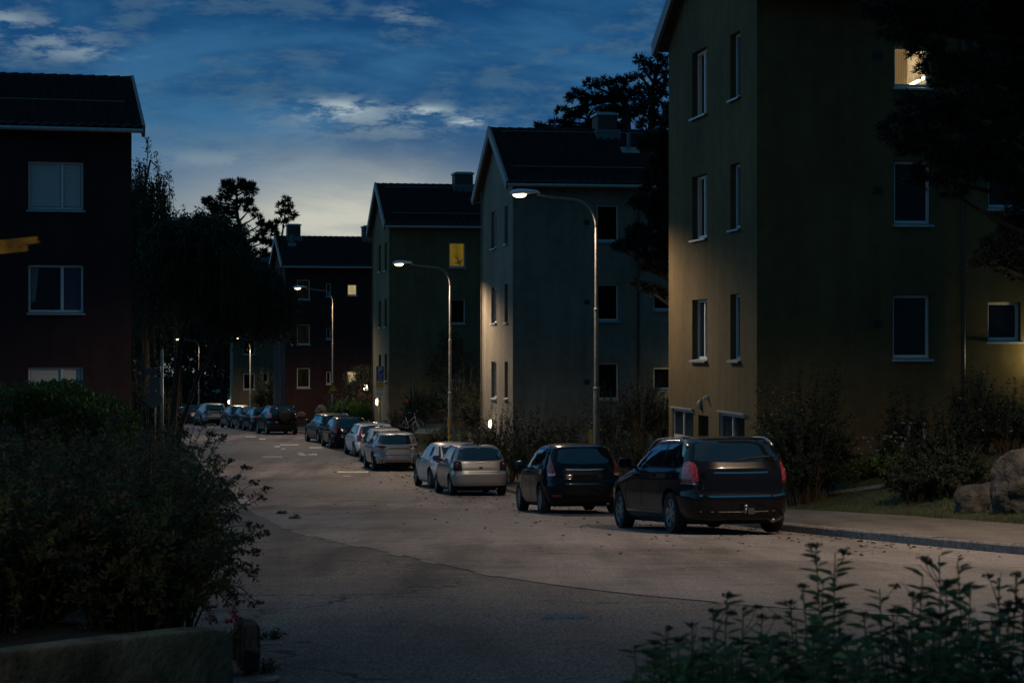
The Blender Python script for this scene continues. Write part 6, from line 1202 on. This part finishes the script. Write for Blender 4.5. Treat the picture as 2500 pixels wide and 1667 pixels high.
def objects():
    BLUE = pm('sign blue', (.015, .055, .22), .45); WHT = pm('sign white', (.55, .56, .55), .45); YEL = pm('sign yellow', (.50, .33, .02), .45); RED = pm('sign red', (.36, .03, .02), .45); BLK = pm('sign black', (.015, .015, .015), .5); BACK = pm('sign back', (.17, .19, .21), .5, .5)
    y = 101.0; x = (928 - CU) / F * y; zb = H(x, y); t = thing('parking_sign', 'blue parking sign with yellow and white plates below it, in front of the olive gable', 'road sign', (x, y, zb), (0, 0, 0)); Z = lambda v: at(0, v, y).z - zb
    mb = MB(); mb.tube([(0, 0, -.3), (0, 0, Z(893))], .03, 10); mb.build('post', M_POST, t, True)
    s = plate('parking_plate', .385, Z(893.5) - Z(931), .03, BLUE, t, (Z(893.5) + Z(931)) / 2, rim=WHT, rw=.008)
    text_mesh('P', .40, WHT, s, (0, -.056, (Z(896) + Z(910)) / 2 - .005), bold=.008); mb = MB(); mb.box(-.165, .165, -.058, -.054, Z(913) - .006, Z(913) + .006); mb.build('divider', WHT, s)
    for i, tx in enumerate(('Avgift', '8-19', '(8-15)', 'Taxa 4')): text_mesh(tx, .085, WHT, s, (0, -.056, Z(916.3 + i * 4.2)))
    s = plate('yellow_plate', .385, Z(931.8) - Z(946.5), .02, YEL, t, (Z(931.8) + Z(946.5)) / 2, rim=BLK, rw=.006); text_mesh('Boende', .075, BLK, s, (0, -.056, Z(935.5))); text_mesh('A 4', .09, BLK, s, (.02, -.056, Z(941.5)))
    s = plate('white_plate', .385, Z(947) - Z(966.5), .02, WHT, t, (Z(947) + Z(966.5)) / 2); text_mesh('Boende', .09, BLK, s, (0, -.053, Z(950)), bold=.003); text_mesh('L', .08, BLK, s, (0, -.053, Z(954)))
    for i in range(3): mb = MB(); mb.box(-.15, .15 - .05 * (i == 1), -.054, -.05, Z(958.5 + i * 2.8) - .012, Z(958.5 + i * 2.8) + .012); mb.build('text_line', pm('small print', (.2, .2, .2), .6), s)
    s = plate('arrow_plate', .155, Z(967) - Z(985), .015, WHT, t, (Z(967) + Z(985)) / 2); za = Z(972); mb = MB(); mb.prism([(-.022, -.09), (.022, -.09), (.022, .0), (.055, .0), (0, .075), (-.055, .0), (-.022, .0)], -.054, -.05, lambda a, b, d: (a, d, za + b)); mb.prism([(-.03, -.26), (.04, -.26), (.04, -.22), (-.03, -.22)], -.054, -.05, lambda a, b, d: (a, d, za + b)); mb.build('arrow', BLK, s)
    # triangular warning sign on the third lamp post
    y = 113.8; p = at(813.5, 952, y); t = thing('warning_sign', 'yellow triangular uneven road warning sign with red border on the third lamp post', 'road sign', p); S = .40
    def tri(r, rad=.05):
        out = []
        for k in range(3):
            q = math.radians(90 + 120 * k); c = ((r - rad * 2) * math.cos(q), (r - rad * 2) * math.sin(q)); out += [(c[0] + rad * math.cos(q + math.radians(d)), c[1] + rad * math.sin(q + math.radians(d))) for d in (-60, -30, 0, 30, 60)]
        return out
    mb = MB(); mb.prism(tri(.46), -.02, .0, lambda a, b, d: (a, d, b)); bd = mb.build('border', RED, t); mb = MB(); mb.prism(tri(.345, .035), -.025, -.019, lambda a, b, d: (a, d, b)); mb.build('sign_face', YEL, bd)
    mb = MB(); P = [(-.24, -.155)] + [(-.24 + .48 * i / 24, -.10 + .055 * abs(math.sin(2 * math.pi * i / 24)) ** .8) for i in range(25)] + [(.24, -.155)]; mb.prism(P, -.029, -.024, lambda a, b, d: (a, d, b)); mb.build('hump_symbol', BLK, bd)
    # grey backs of signs on the left
    y = 72; x = (379 - CU) / F * y; zb = float(zr(y)) + .05; t = thing('road_signs', 'grey backs of three road signs on one post left of the street', 'road sign', (x, y, zb)); Z = lambda v: at(0, v, y).z - zb; X = lambda u: (u - 379) / F * y
    mb = MB(); mb.tube([(0, 0, -.3), (0, 0, Z(897))], .03, 10); mb.build('post', M_POST, t, True)
    for nm, (u0, u1, v0, v1) in (('upper_plate', (352, 386, 899, 915)), ('square_plate', (364, 391, 920, 953))): mb = MB(); mb.box(X(u0), X(u1), -.06, -.045, Z(v1), Z(v0)); mb.build(nm, BACK, t)
    mb = MB(); mb.lathe([(.0, -.06), (.30, -.06), (.30, -.045), (.0, -.045)], 28, 'y', (X(376), 0, Z(974))); mb.build('round_plate', BACK, t)
    # two thin posts and a red sign
    y = 99.4; x = (1001 - CU) / F * 98; y = 98; zb = H(x, y); t = thing('red_sign', 'small red sign on a thin dark post in front of the olive house', 'sign', (x, y, zb)); Z = lambda v: at(0, v, y).z - zb
    mb = MB(); mb.tube([(0, 0, -.3), (0, 0, Z(918))], .028, 8); mb.build('post', M_PIPE, t, True); mb = MB(); mb.box(-.31, -.03, -.02, -.008, Z(983), Z(975)); mb.build('sign_plate', RED, t)
    mb = MB(); mb.tube([(0, 0, -.3), (0, 0, Z(930))], .026, 8); o = mb.build('thin_post', M_PIPE, smooth=True); o.location = ((1010 - CU) / F * 98.2, 98.2, zb); tag(o, 'second thin dark post right beside the post of the red sign', 'post')
    # bicycle
    y = 96.6; x = (1000 - CU) / F * y; zb = H(x, y); t = thing('bicycle', 'pale framed bicycle leaning among the shrubs before the olive house', 'bicycle', (x, y, zb + .02), (math.radians(4), 0, math.radians(-34))); R = .345
    FR = pm('pale bicycle paint', (.34, .35, .36), .35, .3)
    for xw in (-.52, .54):
        w = thing_child('wheel', t); w.location = (xw, 0, R); mb = MB(); P = [(R * math.cos(q), 0, R * math.sin(q)) for q in np.linspace(0, 2 * math.pi, 33)]; mb.tube(P, .017, 6, False); mb.build('tyre', M_TYRE, w, True); mb = MB(); P = [(.325 * math.cos(q), 0, .325 * math.sin(q)) for q in np.linspace(0, 2 * math.pi, 33)]; mb.tube(P, .012, 6, False)
        for k in range(14): q = k * math.pi / 7; mb.tube([(0, 0, 0), (.32 * math.cos(q), 0, .32 * math.sin(q))], .0025, 3, False)
        mb.tube([(0, -.05, 0), (0, .05, 0)], .02, 8); mb.build('rim', FR, w, True)
        mb = MB(); P = [((R + .03) * math.cos(q) + xw, 0, (R + .03) * math.sin(q) + R) for q in np.linspace(.2, 2.9, 15)]; mb.tube(P, .012, 5); mb.build('mudguard', M_PIPE, t, True)
    mb = MB(); bb, st, hd = (-.02, 0, .30), (-.20, 0, .80), (.36, 0, .86)
    for a, b, r in ((bb, st, .02), (bb, (.40, 0, .68), .022), ((-.10, 0, .52), hd, .018), (hd, (.41, 0, .66), .02), ((-.52, .05, R), bb, .012), ((-.52, -.05, R), bb, .012), ((-.52, .05, R), (-.17, .02, .72), .011), ((-.52, -.05, R), (-.17, -.02, .72), .011), ((.41, .05, .64), (.54, .05, R), .014), ((.41, -.05, .64), (.54, -.05, R), .014), (st, (-.235, 0, .93), .014), (hd, (.33, 0, 1.0), .014)): mb.tube([a, b], r, 8)
    mb.build('frame', FR, t, True); mb = MB(); mb.tube([(.20, -.30, 1.06), (.36, -.26, 1.07), (.40, -.05, 1.02), (.40, .05, 1.02), (.36, .26, 1.07), (.20, .30, 1.06)], .013, 8); mb.build('handlebar', M_CHROME, t, True)
    mb = MB(); mb.lathe([(.0, -.02), (.07, -.015), (.10, .01), (.09, .035), (.0, .04)], 14, 'z', (0, 0, 0)); V = [(v[0] * 1.45 - .24 + .03, v[1], v[2] + .93) for v in mb.V]; mesh_obj('saddle', V, mb.F, M_TRIM, t, True)
    mb = MB(); mb.box(-.80, -.42, -.07, .07, .735, .75); mb.tube([(-.75, .06, .73), (-.52, .06, R)], .007, 5); mb.tube([(-.75, -.06, .73), (-.52, -.06, R)], .007, 5); mb.build('carrier', M_PIPE, t)
    # grit box
    y = 92; x = (1043 - CU) / F * y; zb = H(x, y) - .05; t = thing('grit_box', 'dark green grit box with a pale sloping lid behind the silver crossover', 'grit box', (x, y, zb), (0, 0, math.radians(-14))); h = at(0, 1058, y).z - zb; GB = pm('green plastic', (.035, .045, .02), .6, var=(6, .3))
    mb = MB(); mb.add([(sx * w, sy * d, z) for (w, d, z) in ((.40, .26, 0), (.46, .32, h)) for sy in (-1, 1) for sx in (-1, 1)], [(0, 1, 3, 2), (4, 5, 7, 6), (0, 1, 5, 4), (2, 3, 7, 6), (0, 2, 6, 4), (1, 3, 7, 5)]); mb.box(-.45, .45, -.325, -.30, h * .45, h * .52); mb.build('bin', GB, t)
    mb = MB(); mb.add([(-.5, -.37, h), (.5, -.37, h), (.5, .37, h + .16), (-.5, .37, h + .16), (-.5, -.37, h + .04), (.5, -.37, h + .04), (.5, .37, h + .21), (-.5, .37, h + .21)], [(0, 1, 2, 3), (4, 5, 6, 7), (0, 1, 5, 4), (1, 2, 6, 5), (2, 3, 7, 6), (3, 0, 4, 7)]); mb.build('lid', pm('pale lid', (.10, .12, .12), .5), t)
    # utility cabinet beside the olive gable
    y = 98.7; x = (943 - CU) / F * y; zb = H(x, y) - .2; t = thing('utility_cabinet', 'low blue grey utility cabinet at the foot of the olive gable', 'cabinet', (x, y, zb)); zt = at(0, 1024, y).z - zb; UC = pm('cabinet paint', (.13, .16, .18), .5)
    mb = MB(); mb.box(-.26, .26, -.15, .15, 0, zt - .05); mb.build('cabinet_body', UC, t); mb = MB(); mb.box(-.29, .29, -.18, .18, zt - .048, zt); mb.build('cabinet_roof', UC, t)
    for sx in (-1, 1): mb = MB(); mb.box(sx * .125 - .115, sx * .125 + .115, -.165, -.152, .08, zt - .10); mb.build('cabinet_door', UC, t)
    # bollard
    y = 89; mb = MB(); x = (1087 - CU) / F * y; zb = H(x, y); zt = at(0, 1018, y).z - zb; mb.tube([(0, 0, -.1), (0, 0, zt)], [.045, .045], 12); mb.lathe([(.05, -.12), (.055, -.10), (.055, -.07), (.05, -.05)], 12, 'z', (0, 0, zt)); o = mb.build('bollard', M_PIPE, smooth=True, sharp=40); o.location = (x, y, zb); tag(o, 'slim dark bollard left of the second lamp post foot', 'bollard')
    # yellow timber beam reaching in from the left edge
    y = 9.2; e = at(100, 592, y); b = Vector((e.x - 1.25, 8.75, at(0, 672, 9).z)); t = thing('timber_beam', 'weathered yellow wooden beam with broken end jutting in at the left edge', 'beam', b); d = e - b; L = d.length; YW = pm('weathered yellow paint', (.26, .15, .022), .75, var=(14, .45, 6), bump=(40, .6, .004)); ang = (0, -math.asin(d.z / L), math.atan2(d.y, d.x))
    for i, (l, y0, y1, z0, z1) in enumerate(((L, -.02, .02, -.003, .028), (L - .04, -.03, .02, -.034, -.004))):
        mb = MB(); V = []; rg = srand(3 + i); n = 8
        for k in range(n + 1): xx = l - rg.uniform(0, .03); f = k / n; zz = z0 + (z1 - z0) * f; V += [(0, y0, zz), (xx, y0, zz), (0, y1, zz), (xx - rg.uniform(0, .02), y1, zz)]
        Fc = []
        for k in range(n): q = 4 * k; Fc += [(q, q + 1, q + 5, q + 4), (q + 2, q + 6, q + 7, q + 3), (q + 1, q + 3, q + 7, q + 5)]
        mb.add(V, Fc + [(0, 2, 3, 1), (4 * n, 4 * n + 1, 4 * n + 3, 4 * n + 2)]); o = mb.build('plank', YW, t); o.rotation_euler = ang
    mb = MB(); mb.box(-.05, .05, -.05, .05, H(b.x, b.y) - b.z - .1, -.05); mb.build('post', YW, t)
    # the garden lantern that lights the beam, bush and wall from just beyond the left edge
    x, y = -3.3, 6.9; zb = H(x, y); t = thing('garden_lantern', 'small lit garden lantern on a post just beyond the left edge', 'lantern', (x, y, zb)); h = .25 - zb
    mb = MB(); mb.tube([(0, 0, -.2), (0, 0, h)], .03, 10); mb.build('post', M_BLACK, t, True); mb = MB(); mb.lathe([(.0, h + .22), (.11, h + .17), (.11, h + .16), (.0, h + .16)], 16); mb.lathe([(.0, h), (.07, h), (.07, h + .015), (.0, h + .015)], 16); mb.build('housing', M_BLACK, t)
    mb = MB(); mb.lathe([(.055, h + .016), (.07, h + .05), (.07, h + .13), (.06, h + .155)], 16); mb.build('glass', MATS['lit lamp glass'], t, True)
    l = bpy.data.lights.new('lamp_light', 'POINT'); l.energy = 42; l.color = (1, .74, .40); l.shadow_soft_size = .06; o = bpy.data.objects.new('lamp_light', l); link(o, t); o.location = (.0, .13, h + .08)
objects()
